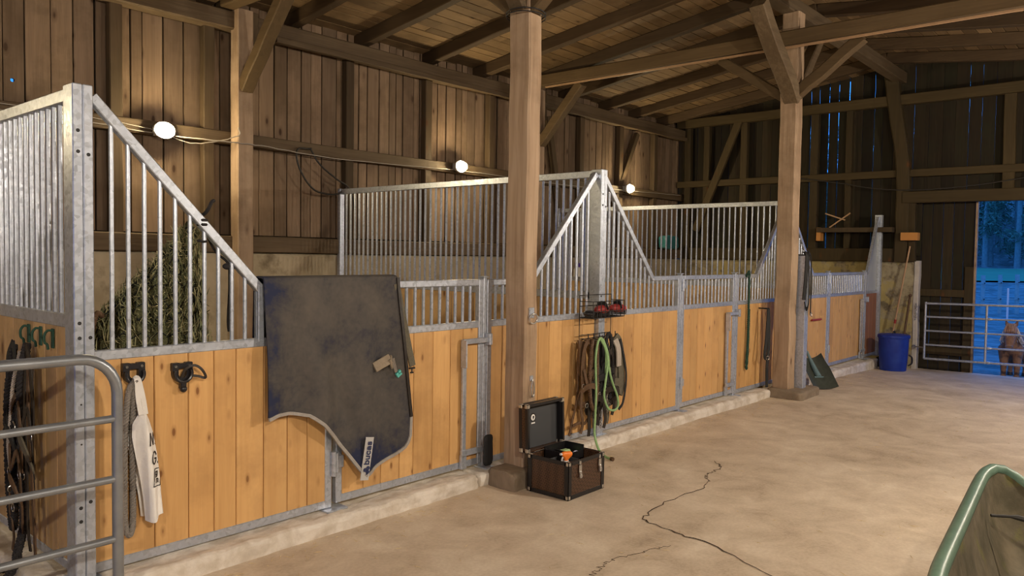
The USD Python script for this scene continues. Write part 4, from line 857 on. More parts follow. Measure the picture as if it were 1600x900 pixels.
def brush(label, c, yaw, L=.16):
    t = Thing('grooming_brush', label, 'brush'); ca, s_ = math.cos(yaw), math.sin(yaw)
    def rot(m): v = m.vertices.copy(); m.vertices = np.stack([c[0]+v[:, 0]*ca-v[:, 1]*s_, c[1]+v[:, 0]*s_+v[:, 1]*ca, c[2]+v[:, 2]], 1); return m
    t.add('back', rot(ball((0, 0, .055), 1, (L/2, .045, .036), 2)), RED, smooth=50)
    V_ = [cyl((x, y, .004), (x*1.03, y*1.03, .048), .0035, 5) for x in np.linspace(-L*.40, L*.40, 13) for y in (-.022, -.007, .007, .022)]
    t.add('bristles', rot(cat(V_)), BRISTLE, kind='stuff'); t.add('hand_strap', rot(ribbon(spline([(0, -.04, .05), (0, -.02, .095), (0, .02, .095), (0, .04, .05)], 12), .045, .004, (1, 0, 0))), BLACK_WEB, smooth=50)
    return t.done()
brush('red grooming brush with black bristles in the middle of the wire rack', (5.19, -.128, 1.076), .08, .21)
brush('darker red brush at the right end of the wire rack', (5.40, -.135, 1.078), -.25, .19)
t = Thing('curry_comb', 'black rubber curry comb at the left end of the wire rack', 'curry comb')
t.add('comb_body', ball((5.02, -.125, 1.105), 1, (.055, .045, .026), 2), BLACK_PL, smooth=50); t.add('teeth', cat([cyl((5.02+.04*math.cos(a)*q, -.125+.03*math.sin(a)*q, 1.0765), (5.02+.04*math.cos(a)*q, -.125+.03*math.sin(a)*q, 1.095), .004, 5) for a in np.arange(10)*.628 for q in (.5, 1)]), RUBBER, kind='stuff'); t.done()
halter('halter', 'brown leather halter hanging low at the left of the wire rack', (5.02, -.09, .90), (1, 0, 0), LEATHER, 1.05, 11, w=.038).done()
halter('halter', 'black halter in the middle of the wire rack', (5.17, -.105, .91), (1, 0, 0), BLACK_WEB, .92, 12, w=.048).done()
halter('halter', 'khaki padded halter at the right of the wire rack', (5.36, -.095, .86), (1, 0, 0), KHAKI, .95, 13, pad=KHAKI, w=.055).done()
halter('halter', 'dark brown halter right of centre under the wire rack', (5.29, -.115, .80), (1, 0, 0), DARK_LEATHER, .9, 14, w=.045).done()
halter('halter', 'worn dark brown halter hanging lowest behind the green rope', (5.12, -.085, .72), (1, 0, 0), DARK_LEATHER, .85, 15, w=.046).done()
halter('halter', 'black padded halter behind the steel chain of the wire rack', (5.25, -.085, .88), (1, 0, 0), BLACK_WEB, .98, 16, w=.052).done()
hung_rope('dark brown lead rope in a long loop left of the green rope', [(5.05, -.14, .90), (5.02, -.14, .70), (5.03, -.14, .45), (5.08, -.14, .34), (5.12, -.14, .45), (5.11, -.145, .70), (5.10, -.15, .88)], .016, LEATHER, clip=False, turns=30).done()
t = Thing('head_pad', 'wide dark grey pad with pale lining hanging right of the wire rack', 'pad')
t.add('pad', ribbon(spline([(5.36, -.14, .90), (5.40, -.155, .84), (5.44, -.15, .66), (5.46, -.145, .50), (5.43, -.15, .42)], 20), .085, .022, (0, -1, 0)), KHAKI, smooth=50)
t.add('pale_lining', ribbon(spline([(5.345, -.155, .88), (5.37, -.172, .80), (5.385, -.17, .66)], 12), .060, .012, (0, -1, 0)), PADDING, smooth=50)
t.add('edge_strap', ribbon(spline([(5.40, -.17, .88), (5.46, -.172, .72), (5.50, -.17, .55), (5.46, -.172, .36), (5.40, -.168, .30)], 22), .022, .006, (0, -1, 0)), BLACK_WEB, smooth=50); t.done()
t = Thing('side_pad', 'wide brown leather pad hanging at the left of the wire rack', 'pad')
t.add('pad', ribbon(spline([(4.98, -.08, .89), (4.965, -.10, .80), (4.97, -.10, .62)], 14), .085, .014, (0, -1, 0)), LEATHER, smooth=50)
t.add('long_strap', ribbon(spline([(4.945, -.085, .88), (4.93, -.09, .65), (4.925, -.09, .45), (4.87, -.09, .28), (4.83, -.09, .16)], 24), .024, .006, (0, -1, 0)), LEATHER, smooth=50)
t.add('lower_strap', ribbon(spline([(4.86, -.10, .235), (4.93, -.11, .25), (5.0, -.11, .235), (5.05, -.105, .26)], 14), .024, .006, (0, -1, 0)), LEATHER, smooth=50); t.done()
links = []
for k in range(26):
    z = .90-.024*k; x = 5.245+.012*math.sin(k*.5)+.03*k/26; links.append(torus((x, -.135, z), (1, 0, 0) if k % 2 else (0, 1, .1), .013, .0032, 10, 5))
t = Thing('lead_chain', 'bright steel chain hanging in the middle of the wire rack', 'chain')
for q in links: t.add('link', q, STEEL, smooth=True)
t.done()
t = Thing('short_chain', 'short steel chain dangling lowest under the wire rack', 'chain')
for k in range(9): t.add('link', torus((5.21+.004*math.sin(k), -.12, .37-.024*k), (1, 0, 0) if k % 2 else (0, 1, .1), .012, .0035, 10, 5), STEEL, smooth=True)
t.done()
hung_rope('black rope loop over a hook of the wire rack', [(5.24, -.13, .60), (5.23, -.14, .75), (5.24, -.14, .88), (5.275, -.14, .93), (5.31, -.14, .88), (5.335, -.14, .70), (5.33, -.14, .50), (5.30, -.14, .40)], .015, BLACK_ROPE, clip=False, turns=30).done()
t = Thing('green_rope', 'light green rope looped on the wire rack, its end trailing on the floor', 'rope')
t.add('rope', tube(spline([(5.20, -.17, .60), (5.185, -.175, .80), (5.13, -.175, .90), (5.085, -.17, .885), (5.06, -.165, .75), (5.075, -.165, .5), (5.07, -.165, .3), (5.06, -.17, .15), (5.02, -.24, .045), (4.97, -.34, .017), (4.955, -.40, .016)], 90), .0096, 10), HOSE, smooth=60)
t.add('loop', tube(spline([(5.115, -.17, .90), (5.17, -.18, .82), (5.20, -.185, .70), (5.175, -.185, .56), (5.16, -.185, .44), (5.21, -.19, .34), (5.30, -.19, .31), (5.355, -.19, .34), (5.34, -.19, .42), (5.26, -.19, .55), (5.215, -.19, .66), (5.205, -.18, .78), (5.15, -.17, .90)], 90), .0096, 10), HOSE, smooth=60)
t.add('rope_end', cyl((4.957, -.395, .016), (4.95, -.42, .016), .0145, 10), LEATHER); t.done()

# on the third stall
hung_rope('dark green rope hanging from the low door rail before the farther timber post', [(8.09, -.03, 1.36), (8.085, -.05, 1.40), (8.11, -.05, 1.40), (8.13, -.045, 1.2), (8.13, -.045, .7), (8.11, -.045, .42), (8.13, -.04, .36), (8.14, -.045, .6), (8.145, -.045, 1.0)], .014, GREEN_ROPE, clip=False, turns=60).done()
t = Thing('halter', 'black halter hanging on the stall panel just left of the farther timber post', 'halter')
t.add('strap', cat([ribbon(spline([(8.46, -.13, 1.0), (8.44, -.135, .85), (8.40, -.14, .62), (8.37, -.14, .48), (8.43, -.14, .44), (8.47, -.14, .50)], 24), .035, .01, (-.5, -.85, 0)), ribbon(spline([(8.46, -.13, 1.0), (8.48, -.135, .8), (8.47, -.14, .55), (8.44, -.14, .36), (8.45, -.14, .12)], 24), .03, .01, (-.5, -.85, 0))]), BLACK_WEB, smooth=50)
t.add('ring', torus((8.43, -.15, .45), (.3, 1, 0), .022, .004, 14, 5), STEEL, smooth=True)
t.add('wall_peg', cyl((8.46, -.14, 1.0), (8.46, -.02, 1.0), .008, 8), BLACK_STEEL); t.done()

# ------------------------------------------------------------------ grooming box
bx0, bx1, by0, by1, bh = 3.935, 4.325, -.755, -.425, .245; zf = .004
t = Thing('grooming_box', 'open brown grooming box with black trim and steel corners on the floor', 'box')
wall = .012
shell = cat([cbox(bx0, bx1, by0, by0+wall, zf, bh, .002), cbox(bx0, bx1, by1-wall, by1, zf, bh, .002), cbox(bx0, bx0+wall, by0+wall, by1-wall, zf, bh, .002), cbox(bx1-wall, bx1, by0+wall, by1-wall, zf, bh, .002)])
b_ = t.add('body', shell, BOX_BROWN); t.add('bottom', cbox(bx0+wall, bx1-wall, by0+wall, by1-wall, zf, zf+.012, .001), BOX_LINE)
e = .004
for (a, b) in (((bx0, by0), 0), ((bx1, by0), 1), ((bx0, by1), 2), ((bx1, by1), 3)):
    px_, py_ = a; sx, sy = (1 if px_ == bx0 else -1), (1 if py_ == by0 else -1)
    t.add('edge_trim', cat([cbox(px_-sx*e, px_+sx*.030, py_-sy*e, py_+sy*.001, zf, bh, .001), cbox(px_-sx*e, px_+sx*.001, py_-sy*e, py_+sy*.030, zf, bh, .001)]), BOX_TRIM)
for z0, z1 in ((zf, zf+.026), (bh-.022, bh+.003)):
    t.add('band_trim', cat([cbox(bx0-e, bx1+e, by0-e, by0+.001, z0, z1, .001), cbox(bx0-e, bx1+e, by1-.001, by1+e, z0, z1, .001), cbox(bx0-e, bx0+.001, by0-e, by1+e, z0, z1, .001), cbox(bx1-.001, bx1+e, by0-e, by1+e, z0, z1, .001)]), BOX_TRIM)
for px_ in (bx0, bx1):
    for py_ in (by0, by1):
        for z in (zf+.018, bh-.008):
            t.add('corner_cap', cbox(px_+(-.0065 if px_ == bx0 else -.026), px_+(.026 if px_ == bx0 else .0065), py_+(-.0065 if py_ == by0 else -.026), py_+(.026 if py_ == by0 else .0065), z-.021, z+.014, .009), CORNER, smooth=25, label='worn steel corner cap')
for xl_ in (bx0+.115, bx1-.055):
    lt = t.add('latch', cat([cbox(xl_-.014, xl_+.014, by0-.012, by0-.003, .165, .215, .002), cbox(xl_-.011, xl_+.011, by0-.017, by0-.003, .13, .172, .002)]), STEEL)
    t.add('latch_loop', torus((xl_, by0-.017, .142), (0, 1, 0), .012, .003, 12, 5), STEEL, smooth=True, parent=lt); t.add('catch', cbox(xl_-.010, xl_+.010, by0-.010, by0-.002, .218, .240, .002), STEEL, parent=lt)
# lid, hinged at the back, leaning slightly back
lid = []; ly = by1+.004; Lh = .315; lean = math.radians(2)
def L(m):
    v = m.vertices.copy(); y, z = v[:, 1], v[:, 2]; m.vertices = np.stack([v[:, 0], ly+y*math.cos(lean)+z*math.sin(lean), bh+.004+z*math.cos(lean)-y*math.sin(lean)], 1); return m
t.add('lid', L(cat([cbox(bx0, bx1, .060, .070, 0, Lh, .002), cbox(bx0, bx0+.010, 0, .062, 0, Lh, .002), cbox(bx1-.010, bx1, 0, .062, 0, Lh, .002), cbox(bx0, bx1, 0, .062, Lh-.010, Lh, .002), cbox(bx0, bx1, 0, .062, 0, .010, .002)])), BOX_BROWN, label='open lid')
LID = t.parts[-1][0]
t.add('lid_lining', L(cat([cbox(bx0+.011, bx1-.011, .050, .060, .011, Lh-.011, .002)])), BOX_LINE, parent=LID)
t.add('lid_trim', L(cat([cbox(bx0-e, bx0+.014, -e, .020, -.002, Lh+e, .001), cbox(bx1-.014, bx1+e, -e, .020, -.002, Lh+e, .001), cbox(bx0-e, bx1+e, -e, .020, Lh-.014, Lh+e, .001), cbox(bx0-e, bx1+e, .050, .074, Lh-.006, Lh+e, .001), cbox(bx1-.012, bx1-.009, .0, .06, 0, Lh, .0005), cbox(bx0-e, bx0+.004, .052, .074, 0, Lh+e, .001)])), BOX_TRIM, parent=LID)
for px_ in (bx0+.008, bx1-.008):
    for z in (.012, Lh-.010):
        for y in (.008, .060): t.add('corner_cap', L(cbox(px_-.015, px_+.015, y-.014, y+.018, z-.017, z+.017, .007)), CORNER, smooth=25, parent=LID)
emb = L(ext_xz(sg.Point(bx0+.115, Lh-.10).buffer(.0215, 10).difference(sg.Point(bx0+.119, Lh-.098).buffer(.009, 8)).difference(sg.box(bx0+.112, Lh-.112, bx0+.121, Lh-.104)), .0485, .0505)); t.add('lid_emblem', emb, WHITE_PL, parent=LID, label='round white printed emblem')
ring_ = L(ext_xz(sg.Point(bx0+.115, Lh-.10).buffer(.031, 12), .0495, .0505)); t.add('emblem_ground', ring_, BOX_TRIM, parent=LID)
t.add('emblem_line', L(ext_xz(sg.box(bx0+.095, Lh-.142, bx0+.135, Lh-.133), .0485, .0505)), WHITE_PL, parent=LID)
tr = t.add('tray', cat([cbox(bx0+.14, bx1-.016, by0+.15, by1-.02, bh-.06, bh-.052, .001), cbox(bx0+.14, bx0+.148, by0+.15, by1-.02, bh-.06, bh+.012, .001), cbox(bx1-.024, bx1-.016, by0+.15, by1-.02, bh-.06, bh+.030, .001), cbox(bx0+.14, bx1-.016, by0+.15, by0+.158, bh-.06, bh-.004, .001), cbox(bx0+.14, bx1-.016, by1-.028, by1-.02, bh-.06, bh+.030, .001), cbox(bx0+.25, bx0+.256, by0+.15, by1-.02, bh-.06, bh-.008, .001)]), BOX_TRIM, label='black lift-out tray')
t.add('divider_board', cat([cbox(bx0+.19, bx0+.197, by0+wall, by0+.15, .02, bh-.02, .001), cbox(bx0+wall, bx0+.14, by0+.2, by0+.207, .02, bh-.02, .001)]), BOX_LINE)
t.done()
t = Thing('spray_bottle', 'white spray bottle with an orange trigger head in the grooming box', 'spray bottle'); sx, sy = bx0+.085, by0+.085
t.add('bottle', lathe([(0, .022), (.036, .022), (.038, .03), (.038, .15), (.030, .18), (.014, .195), (.014, .215), (0, .215)], (sx, sy, 0), 24), WHITE_PL, smooth=40)
t.add('collar', lathe([(0, .212), (.018, .212), (.018, .232), (0, .232)], (sx, sy, 0), 18), WHITE_PL, smooth=40)
t.add('spray_head', hull(np.vstack([ball((sx-.020, sy+.006, .275), .017, sub=1).vertices, ball((sx+.028, sy-.008, .270), .019, sub=1).vertices, ball((sx, sy, .24), .014, sub=1).vertices])), ORANGE_PL, smooth=40)
t.add('trigger', cat([tube(spline([(sx-.02, sy+.005, .262), (sx-.032, sy+.008, .245), (sx-.034, sy+.010, .222)], 10), .006, 6), cyl((sx-.034, sy+.009, .276), (sx-.046, sy+.012, .277), .008, 10)]), WHITE_PL, smooth=40); t.done()
for nm, lab, c, s, m_ in (('soap_block', 'pale yellow block in the tray of the grooming box', (bx0+.18, by1-.085, bh-.052), (.05, .035, .040), YELLOW_PL), ('sponge', 'pale green sponge in the tray of the grooming box', (bx0+.295, by1-.075, bh-.052), (.085, .05, .042), LIME_PL), ('tin', 'small lilac tin in the tray of the grooming box', (bx0+.325, by0+.185, bh-.052), (.045, .028, .040), LILAC_PL)):
    single(nm, cbox(c[0]-s[0]/2, c[0]+s[0]/2, c[1]-s[1]/2, c[1]+s[1]/2, c[2], c[2]+s[2], .008), m_, lab, nm.replace('_', ' '), smooth=40)

# ------------------------------------------------------------------ near gate: its far end beside the stall
t = Thing('aisle_gate', 'grey tubular gate standing open in the left foreground', 'gate'); yg_ = -.30; xe = 1.375
top = [(-1.6, yg_, 1.105), (1.10, yg_, 1.105)]+[(1.225+.15*math.sin(a), yg_, .955+.15*math.cos(a)) for a in np.linspace(0, math.pi/2, 9)]+[(xe, yg_, .5), (xe, yg_, .06)]
t.add('frame_tube', tube(np.array(top), .0225, 14), GATE_STEEL, smooth=50)
t.add('hinge_tube', tube(np.array([(-1.6, yg_, .03), (-1.6, yg_, 1.16)]), .0225, 14), GATE_STEEL, smooth=50)
for z in (.845, .59, .335, .10): t.add('cross_tube', cyl((-1.6, yg_, z), (xe, yg_, z), .0165, 12), GATE_STEEL, smooth=50)
t.add('foot_pin', cyl((xe, yg_, float(fz(xe, yg_))-.002), (xe, yg_, .07), .011, 8), GATE_STEEL); t.done()

# ------------------------------------------------------------------ barrel, handles, dustpan shovel
bxc, byc = 12.40, -.40; zb = float(fz(bxc, byc))
t = Thing('barrel', 'blue plastic barrel with lid beside the last stall', 'barrel')
t.add('body', lathe([(0, zb), (.170, zb), (.180, zb+.012), (.196, zb+.24), (.205, zb+.47), (.205, zb+.485), (0, zb+.485)], (bxc, byc, 0), 40), BARREL_BLUE, smooth=40)
ld = t.add('lid', lathe([(0, zb+.485), (.218, zb+.485), (.222, zb+.495), (.220, zb+.525), (.205, zb+.535), (.06, zb+.548), (0, zb+.55)], (bxc, byc, 0), 40), BARREL_BLUE, smooth=40)
t.add('lid_knob', tube(spline([(bxc-.05, byc, zb+.54), (bxc-.03, byc, zb+.575), (bxc+.03, byc, zb+.575), (bxc+.05, byc, zb+.54)], 14), .009, 7), BLACK_PL, smooth=40, parent=ld)
t.add('carry_handle', tube(spline([(bxc+.06, byc-.195, zb+.24), (bxc+.08, byc-.235, zb+.20), (bxc+.08, byc-.235, zb+.12), (bxc+.06, byc-.19, zb+.08)], 14), .012, 7), BLACK_PL, smooth=40); t.done()
t = Thing('broom', 'long pale broom handle leaning on the masonry behind the barrel', 'broom')
t.add('handle', tube([(12.80, -.22, .06), (12.90, -.45, 1.78)], .013, 10), ASH, smooth=40); t.add('red_ferrule', tube([(12.831, -.292, .60), (12.835, -.30, .66)], .018, 10), RED, smooth=40)
t.add('broom_head', cbox(12.74, 12.86, -.34, -.06, -.075, .07, .01), BRISTLE); t.done()
t = Thing('fork_handle', 'shorter dark wooden handle leaning right of the broom', 'handle')
t.add('handle', tube([(12.80, -.385, -.07), (12.93, -.47, 1.02)], .016, 10), LEATHER, smooth=40); t.add('grip', ball((12.931, -.471, 1.03), .026, (1, 1, 1), 1), LEATHER, smooth=40); t.done()
t = Thing('dustpan_shovel', 'dark pan shovel with a wooden handle leaning by the steel pillar', 'shovel')
nu, nv = 13, 15; P = np.zeros((nu, nv, 3)); A0, A1 = V(9.70, -.14, .31), V(9.47, -.43, .012); sd = unit(np.cross(A1-A0, V(0, 0, 1)))*-1; up = unit(np.cross(sd, A1-A0))
if up[2] < 0: up = -up
for i in range(nu):
    for j in range(nv):
        s, q = 2*i/(nu-1)-1, j/(nv-1); hw = .165*(.72+.28*min(1, q*2.5)); P[i, j] = A0+(A1-A0)*q+sd*s*hw+up*(.095*abs(s)**2.4*(1-.55*q)+.05*max(0, .25-q)*4*.6)
P[..., 2] = np.maximum(P[..., 2], .010)
t.add('pan', grid_solid(P, .006), SHOVEL_BLACK, smooth=40)
t.add('socket', tube([A0+(A1-A0)*.62+up*.012, A0+(A1-A0)*.3+up*.020, A0+up*.035, A0-unit(A1-A0)*.10+up*.05], [.034, .028, .020, .017], 10), SHOVEL_BLUE, smooth=50)
t.add('cross_rib', bar(A0+(A1-A0)*.62-sd*.06+up*.012, A0+(A1-A0)*.62+sd*.06+up*.012, up, .014, .014, .003), SHOVEL_BLUE)
t.add('handle', tube([A0-unit(A1-A0)*.06+up*.045, (9.90, -.040, .52)], .0135, 10), ASH, smooth=40); t.done()

# ------------------------------------------------------------------ doorway: sliding leaf, field gate
t = Thing('door_1', 'dark plank sliding door leaf half open in the end wall', kind='structure', at=(13.2, -.92, -.1))
r = np.random.default_rng(71); e = np.linspace(-1.25, -.40, 7)
for a, b in zip(e[:-1], e[1:]): t.add('plank', bar((13.21, (a+b)/2, -.10), (13.21, (a+b)/2, 2.52), (0, 1, 0), b-a-.005, .028, .003, 4, .004, r), DARK_Z)
t.add('ledge', bar((13.17, -1.25, 1.08), (13.17, -.45, 1.08), (0, 0, 1), .11, .035, .004), END_Z); t.add('ledge', bar((13.17, -1.25, .2), (13.17, -.45, .2), (0, 0, 1), .11, .035, .004), END_Z)
t.add('door_stile', bar((13.17, -1.20, -.10), (13.17, -1.20, 1.48), (0, 1, 0), .11, .040, .004), END_Z); t.add('edge_board', bar((13.185, -1.275, -.10), (13.185, -1.275, 2.45), (0, 1, 0), .03, .07, .004), POST_Z)
t.done()
t = Thing('field_gate', 'galvanised five bar gate closing the doorway before the pony', 'gate'); xg2 = 12.93
g0, g1 = (xg2, -.69), (xg2+.02, -3.3)
gp = lambda y, z: (xg2-.03*(y+.69)*-.2, y, z)
for z in (.935, .735, .525, .315, .105): t.add('rail', tube([gp(-.69, z-.012), gp(-3.3, z+.035)], .0155 if z > .2 and z < .9 else .018, 10), GALV, smooth=50)
for y in (-.69, -1.49, -2.4, -3.3): t.add('upright', tube([gp(y, .09), gp(y, .945)], .017, 10), GALV, smooth=50)
for z in (.735, .315, .105): t.add('clamp', ball(gp(-1.53, z+.004), 1, (.024, .05, .024), 1), GALV, smooth=50)
t.add('hinge_pin', cat([cyl(gp(-.69, .26), gp(-.52, .26), .011, 8), torus(gp(-.545, .26), (1, 0, 0), .022, .006, 12, 5)]), STEEL, smooth=40)
t.done()
t = Thing('gate_chain', 'short steel chain on the white masonry edge by the gate', 'chain')
for k in range(9): t.add('link', torus((12.975, -.545-.004*math.sin(k*1.4), .90-.028*k), (1, 0, 0) if k % 2 else (0, 1, .1), .016, .0045, 10, 5), STEEL, smooth=True)
t.done()
t = Thing('wall_shelf', 'narrow board shelf on the end wall above the last stall', 'shelf')
t.add('board', bar((12.86, .92, 2.035), (12.86, -.22, 2.03), (0, 0, 1), .075, .16, .004, 4, .006), STUD_Z); t.add('bracket', cbox(12.80, 12.95, .86, .93, 1.86, 2.075, .004), FRESH_X); t.done()
single('wood_offcut', cbox(12.80, 12.94, -.575, -.335, 1.865, 1.985, .006), FRESH_X, 'fresh orange wood offcut fixed to the end wall post', 'wood block')
t = Thing('crossed_sticks', 'pale crossed sticks standing on the shelf of the end wall', 'sticks')
t.add('stick', bar((12.82, .80, 2.30), (12.86, .50, 2.19), (0, 0, 1), .022, .02, .004), ASH); t.add('stick', bar((12.86, .74, 2.075), (12.85, .42, 2.30), (0, 0, 1), .022, .02, .004), ASH); t.done()
sack = rough_block(12.15, 12.62, 3.30, 3.46, 1.71, 1.94, .05, .035, 91, 7.)
single('feed_sack', sack, TEAL_PL, 'crumpled teal plastic sack on the sill in the far corner', 'sack', smooth=60)
t = Thing('feed_bottle', 'white bottle with violet cap in the second stall', 'bottle')
t.add('bottle', lathe([(0, 1.262), (.06, 1.262), (.06, 1.36), (.03, 1.40), (0, 1.40)], (9.20, 3.05, 0), 20), WHITE_PL, smooth=40); t.add('cap', lathe([(0, 1.40), (.045, 1.40), (.045, 1.455), (0, 1.455)], (9.20, 3.05, 0), 20), VIOLET_PL, smooth=40)
t.add('holder', cbox(9.12, 9.28, 2.97, 3.13, 1.250, 1.264, .004), GALV); t.done()

# ------------------------------------------------------------------ wheelbarrow
t = Thing('wheelbarrow', 'dirty green wheelbarrow tub in the right foreground', 'wheelbarrow')
ox, oy, th = 3.13, -3.445, math.radians(5.0); ct, st_ = math.cos(th), math.sin(th); W_ = lambda a, b, z: V(ox+a*ct-b*st_, oy+a*st_+b*ct, z)
def sup(a, b, n_, ang):
    c, s = math.cos(ang), math.sin(ang); k = (abs(c)**n_+abs(s)**n_)**(-1/n_); return a*c*k, b*s*k
NA = 72; A_ = np.arange(NA)*2*math.pi/NA
def rimz(ang):
    x, y = sup(1, 1, 9, ang); return .655-.125*np.clip((x-.80)/.18, 0, 1)*(1-np.clip((abs(y)-.35)/.55, 0, 1))**1.3
prof = [(1.0, 1.0, 1.0), (.965, .955, .80), (.92, .90, .55), (.86, .80, .30), (.80, .72, .12), (.70, .60, .02), (.35, .30, 0.), (.02, .02, 0.)]
def tubsurf(inset):
    out = []
    for (fa, fb, h) in prof:
        ring = []
        for ang in A_:
            x, y = sup(.86*fa-inset, .335*fb-inset, 9, ang); z = .27+inset*.8+(rimz(ang)-.27-inset*.8)*h; ring.append(W_(x-.02*(1-h), y, z))
        out.append(ring)
    return np.array(out)
O, I = tubsurf(0), tubsurf(.006)
def skin(S, flip):
    k = len(S); fs = []
    for i in range(k-1):
        for j in range(NA):
            a, b, c, d = i*NA+j, i*NA+(j+1) % NA, (i+1)*NA+(j+1) % NA, (i+1)*NA+j; fs += [[a, c, b], [a, d, c]] if flip else [[a, b, c], [a, c, d]]
    return trimesh.Trimesh(S.reshape(-1, 3), np.array(fs), process=False)
t.add('tub_outside', skin(O, True), TUB, smooth=50); t.add('tub_inside', skin(I, False), TUB_IN, smooth=50, label='soiled inside of the tub')
rimp = np.array([W_(*sup(.868, .343, 9, a), rimz(a)) for a in A_]); t.add('rolled_rim', tube(rimp, .025, 10, True), TUB, smooth=60)
for s in (-1, 1): t.add('handle_tube', tube(spline([W_(.95, s*.10, .20), W_(.45, s*.20, .235), W_(-.5, s*.27, .26), W_(-.95, s*.30, .50), W_(-1.45, s*.31, .62)], 26), .016, 10), GATE_STEEL, smooth=50)
for s in (-1, 1): t.add('leg', tube(spline([W_(-.35, s*.25, .26), W_(-.5, s*.27, .10), W_(-.52, s*.27, .012), W_(-.40, s*.26, .012)], 14), .015, 8), GATE_STEEL, smooth=50)
whl = lathe([(.11, -.035), (.165, -.045), (.185, -.03), (.19, 0), (.185, .03), (.165, .045), (.11, .035), (.11, -.035)], (0, 0, 0), 32); v = whl.vertices.copy(); c_ = W_(.80, 0, .20)
whl.vertices = c_+v[:, 0:1]*V(ct, st_, 0)+v[:, 1:2]*V(0, 0, 1)+v[:, 2:3]*V(-st_, ct, 0)
if whl.volume < 0: whl.invert()
wp = t.add('wheel', whl, RUBBER, smooth=50); t.add('hub', cyl(c_-V(-st_, ct, 0)*.11, c_+V(-st_, ct, 0)*.11, .045, 16), GALV, parent=wp)
t.add('stick', tube(spline([W_(.42, .29, .56), W_(.48, .18, .55), W_(.46, .02, .50), W_(.52, -.14, .47)], 16), [.006]*4+[.011]*12, 7), CABLE_DK, smooth=40, label='dark stick lying in the tub')
t.add('muck', rough_block(ox-.45, ox+.35, oy-.17, oy+.16, .275, .37, .05, .04, 95, 8.), TUB_IN, smooth=60, label='muck heaped in the tub'); t.done()

# ------------------------------------------------------------------ outside
def gz_(x, y): return -.20+9.*np.clip((np.asarray(x)-76)/26, 0, 1)+1.45*np.clip((np.asarray(x)-30)/42, 0, 1)**1.1+(meshkit.fbm(np.stack([np.asarray(x)*.5, np.asarray(y)*.5, 0*np.asarray(x)], -1), 3, 9)-.5)*.22*np.clip((np.asarray(x)-15)/6, 0, 1)
def terrain(x0, x1, y0, y1, nx, ny, dz=0., crop=None):
    xs, ys = np.linspace(0, 1, nx)**1.6*(x1-x0)+x0, np.linspace(y0, y1, ny); gx, gy = np.meshgrid(xs, ys, indexing='ij'); p = np.stack([gx, gy, gz_(gx, gy)+dz], -1).reshape(-1, 3); f = []
    for i in range(nx-1):
        for j in range(ny-1):
            a, b, c, d = i*ny+j, (i+1)*ny+j, (i+1)*ny+j+1, i*ny+j+1; f += [[a, b, c], [a, c, d]]
    return trimesh.Trimesh(p, np.array(f), process=False)
single('ground', terrain(13.0, 140, -60, 90, 90, 90), SOIL, 'trampled pale ground outside the doorway', 'ground', smooth=60, kind='structure')
single('yard', trimesh.creation.box(bounds=[[-40, -60, -.6], [13.15, 90, -.31]]), SOIL, 'ground round the barn', 'ground', kind='structure')
single('meadow', terrain(50, 67, -50, 80, 30, 60, .07), MEADOW, 'strip of green meadow before the forest', 'meadow', smooth=60, kind='structure')
r = np.random.default_rng(81)
def tree_proto(seed, hgt):
    r = np.random.default_rng(seed); t = Thing('forest_tree', 'dim forest tree with bare trunk at the edge of the meadow', 'tree', 'trees of the forest edge', at=(0, 0, 0))
    tp = spline([(0, 0, -.3), (r.uniform(-.1, .1), r.uniform(-.1, .1), hgt*.35), (r.uniform(-.3, .3), r.uniform(-.3, .3), hgt*.7), (r.uniform(-.4, .4), 0, hgt)], 14); t.add('trunk', tube(tp, np.linspace(.24, .03, 14), 8), BARK, smooth=60)
    br, tips = [], []
    for k in range(20):
        q = r.uniform(.12, .95); b = tp[int(q*13)]; a = r.uniform(0, 6.28); l = (1.15-q)*r.uniform(.8, 1.35); e = b+V(math.cos(a)*l, math.sin(a)*l, l*r.uniform(.3, .9)); br.append(tube(spline([b, (b+e)/2+V(0, 0, -.1), e], 6), np.linspace(.05, .012, 6), 5)); tips += [b+(e-b)*u for u in (.5, .75, 1.)]
    t.add('branches', cat(br), BARK, smooth=60, kind='stuff'); V_, F_ = [], []
    for _ in range(1500):
        c = tips[r.integers(len(tips))]+r.normal(0, .24, 3); d, s = unit(r.normal(0, 1, 3)), unit(r.normal(0, 1, 3)); l = r.uniform(.12, .3); k = len(V_); V_ += [c-d*l, c+s*l*.5, c+d*l]; F_.append([k, k+1, k+2])
    t.add('leaves', trimesh.Trimesh(np.array(V_), np.array(F_), process=False), LEAF, kind='stuff'); return t
protos = []
for k in range(4):
    t = tree_proto(100+k, (12., 14., 11., 15.)[k]); x, y = 69.+k, (4.0, 6.3, 8.6, 10.4)[k]
    t.done(); p = stage.GetPrimAtPath(t.path); xf = UsdGeom.Xform(p); xf.ClearXformOpOrder(); p.RemoveProperty('xformOp:translate'); xf.AddTranslateOp().Set(Gf.Vec3d(x, y, float(gz_(x, y)))); protos.append(t)
k = 0
for row in range(6):
    for col in range(20 if row else 24):
        x, y = 73.+row*3.3+r.uniform(-.5, .5), -24+3.3*col+1.6*(row % 2)+r.uniform(-.5, .5)
        copy_of(protos[k % 4], 'forest_tree', (x, y, float(gz_(x, y))), r.uniform(0, 360), group='trees of the forest edge'); k += 1
t = Thing('fence_post', 'weathered wooden post of the wire fence outside the doorway', 'fence post', 'posts of the wire fence outside', at=(0, 0, 0))
t.add('stake', bar((0, 0, -.3), (.03, .02, 1.32), (1, 0, 0), .12, .12, .03, 5, .02), FENCE_W); t.add('insulator', cat([cyl((-.10, 0, z), (-.05, 0, z), .02, 8) for z in (.5, 1.05)]), BLACK_PL); t.done()
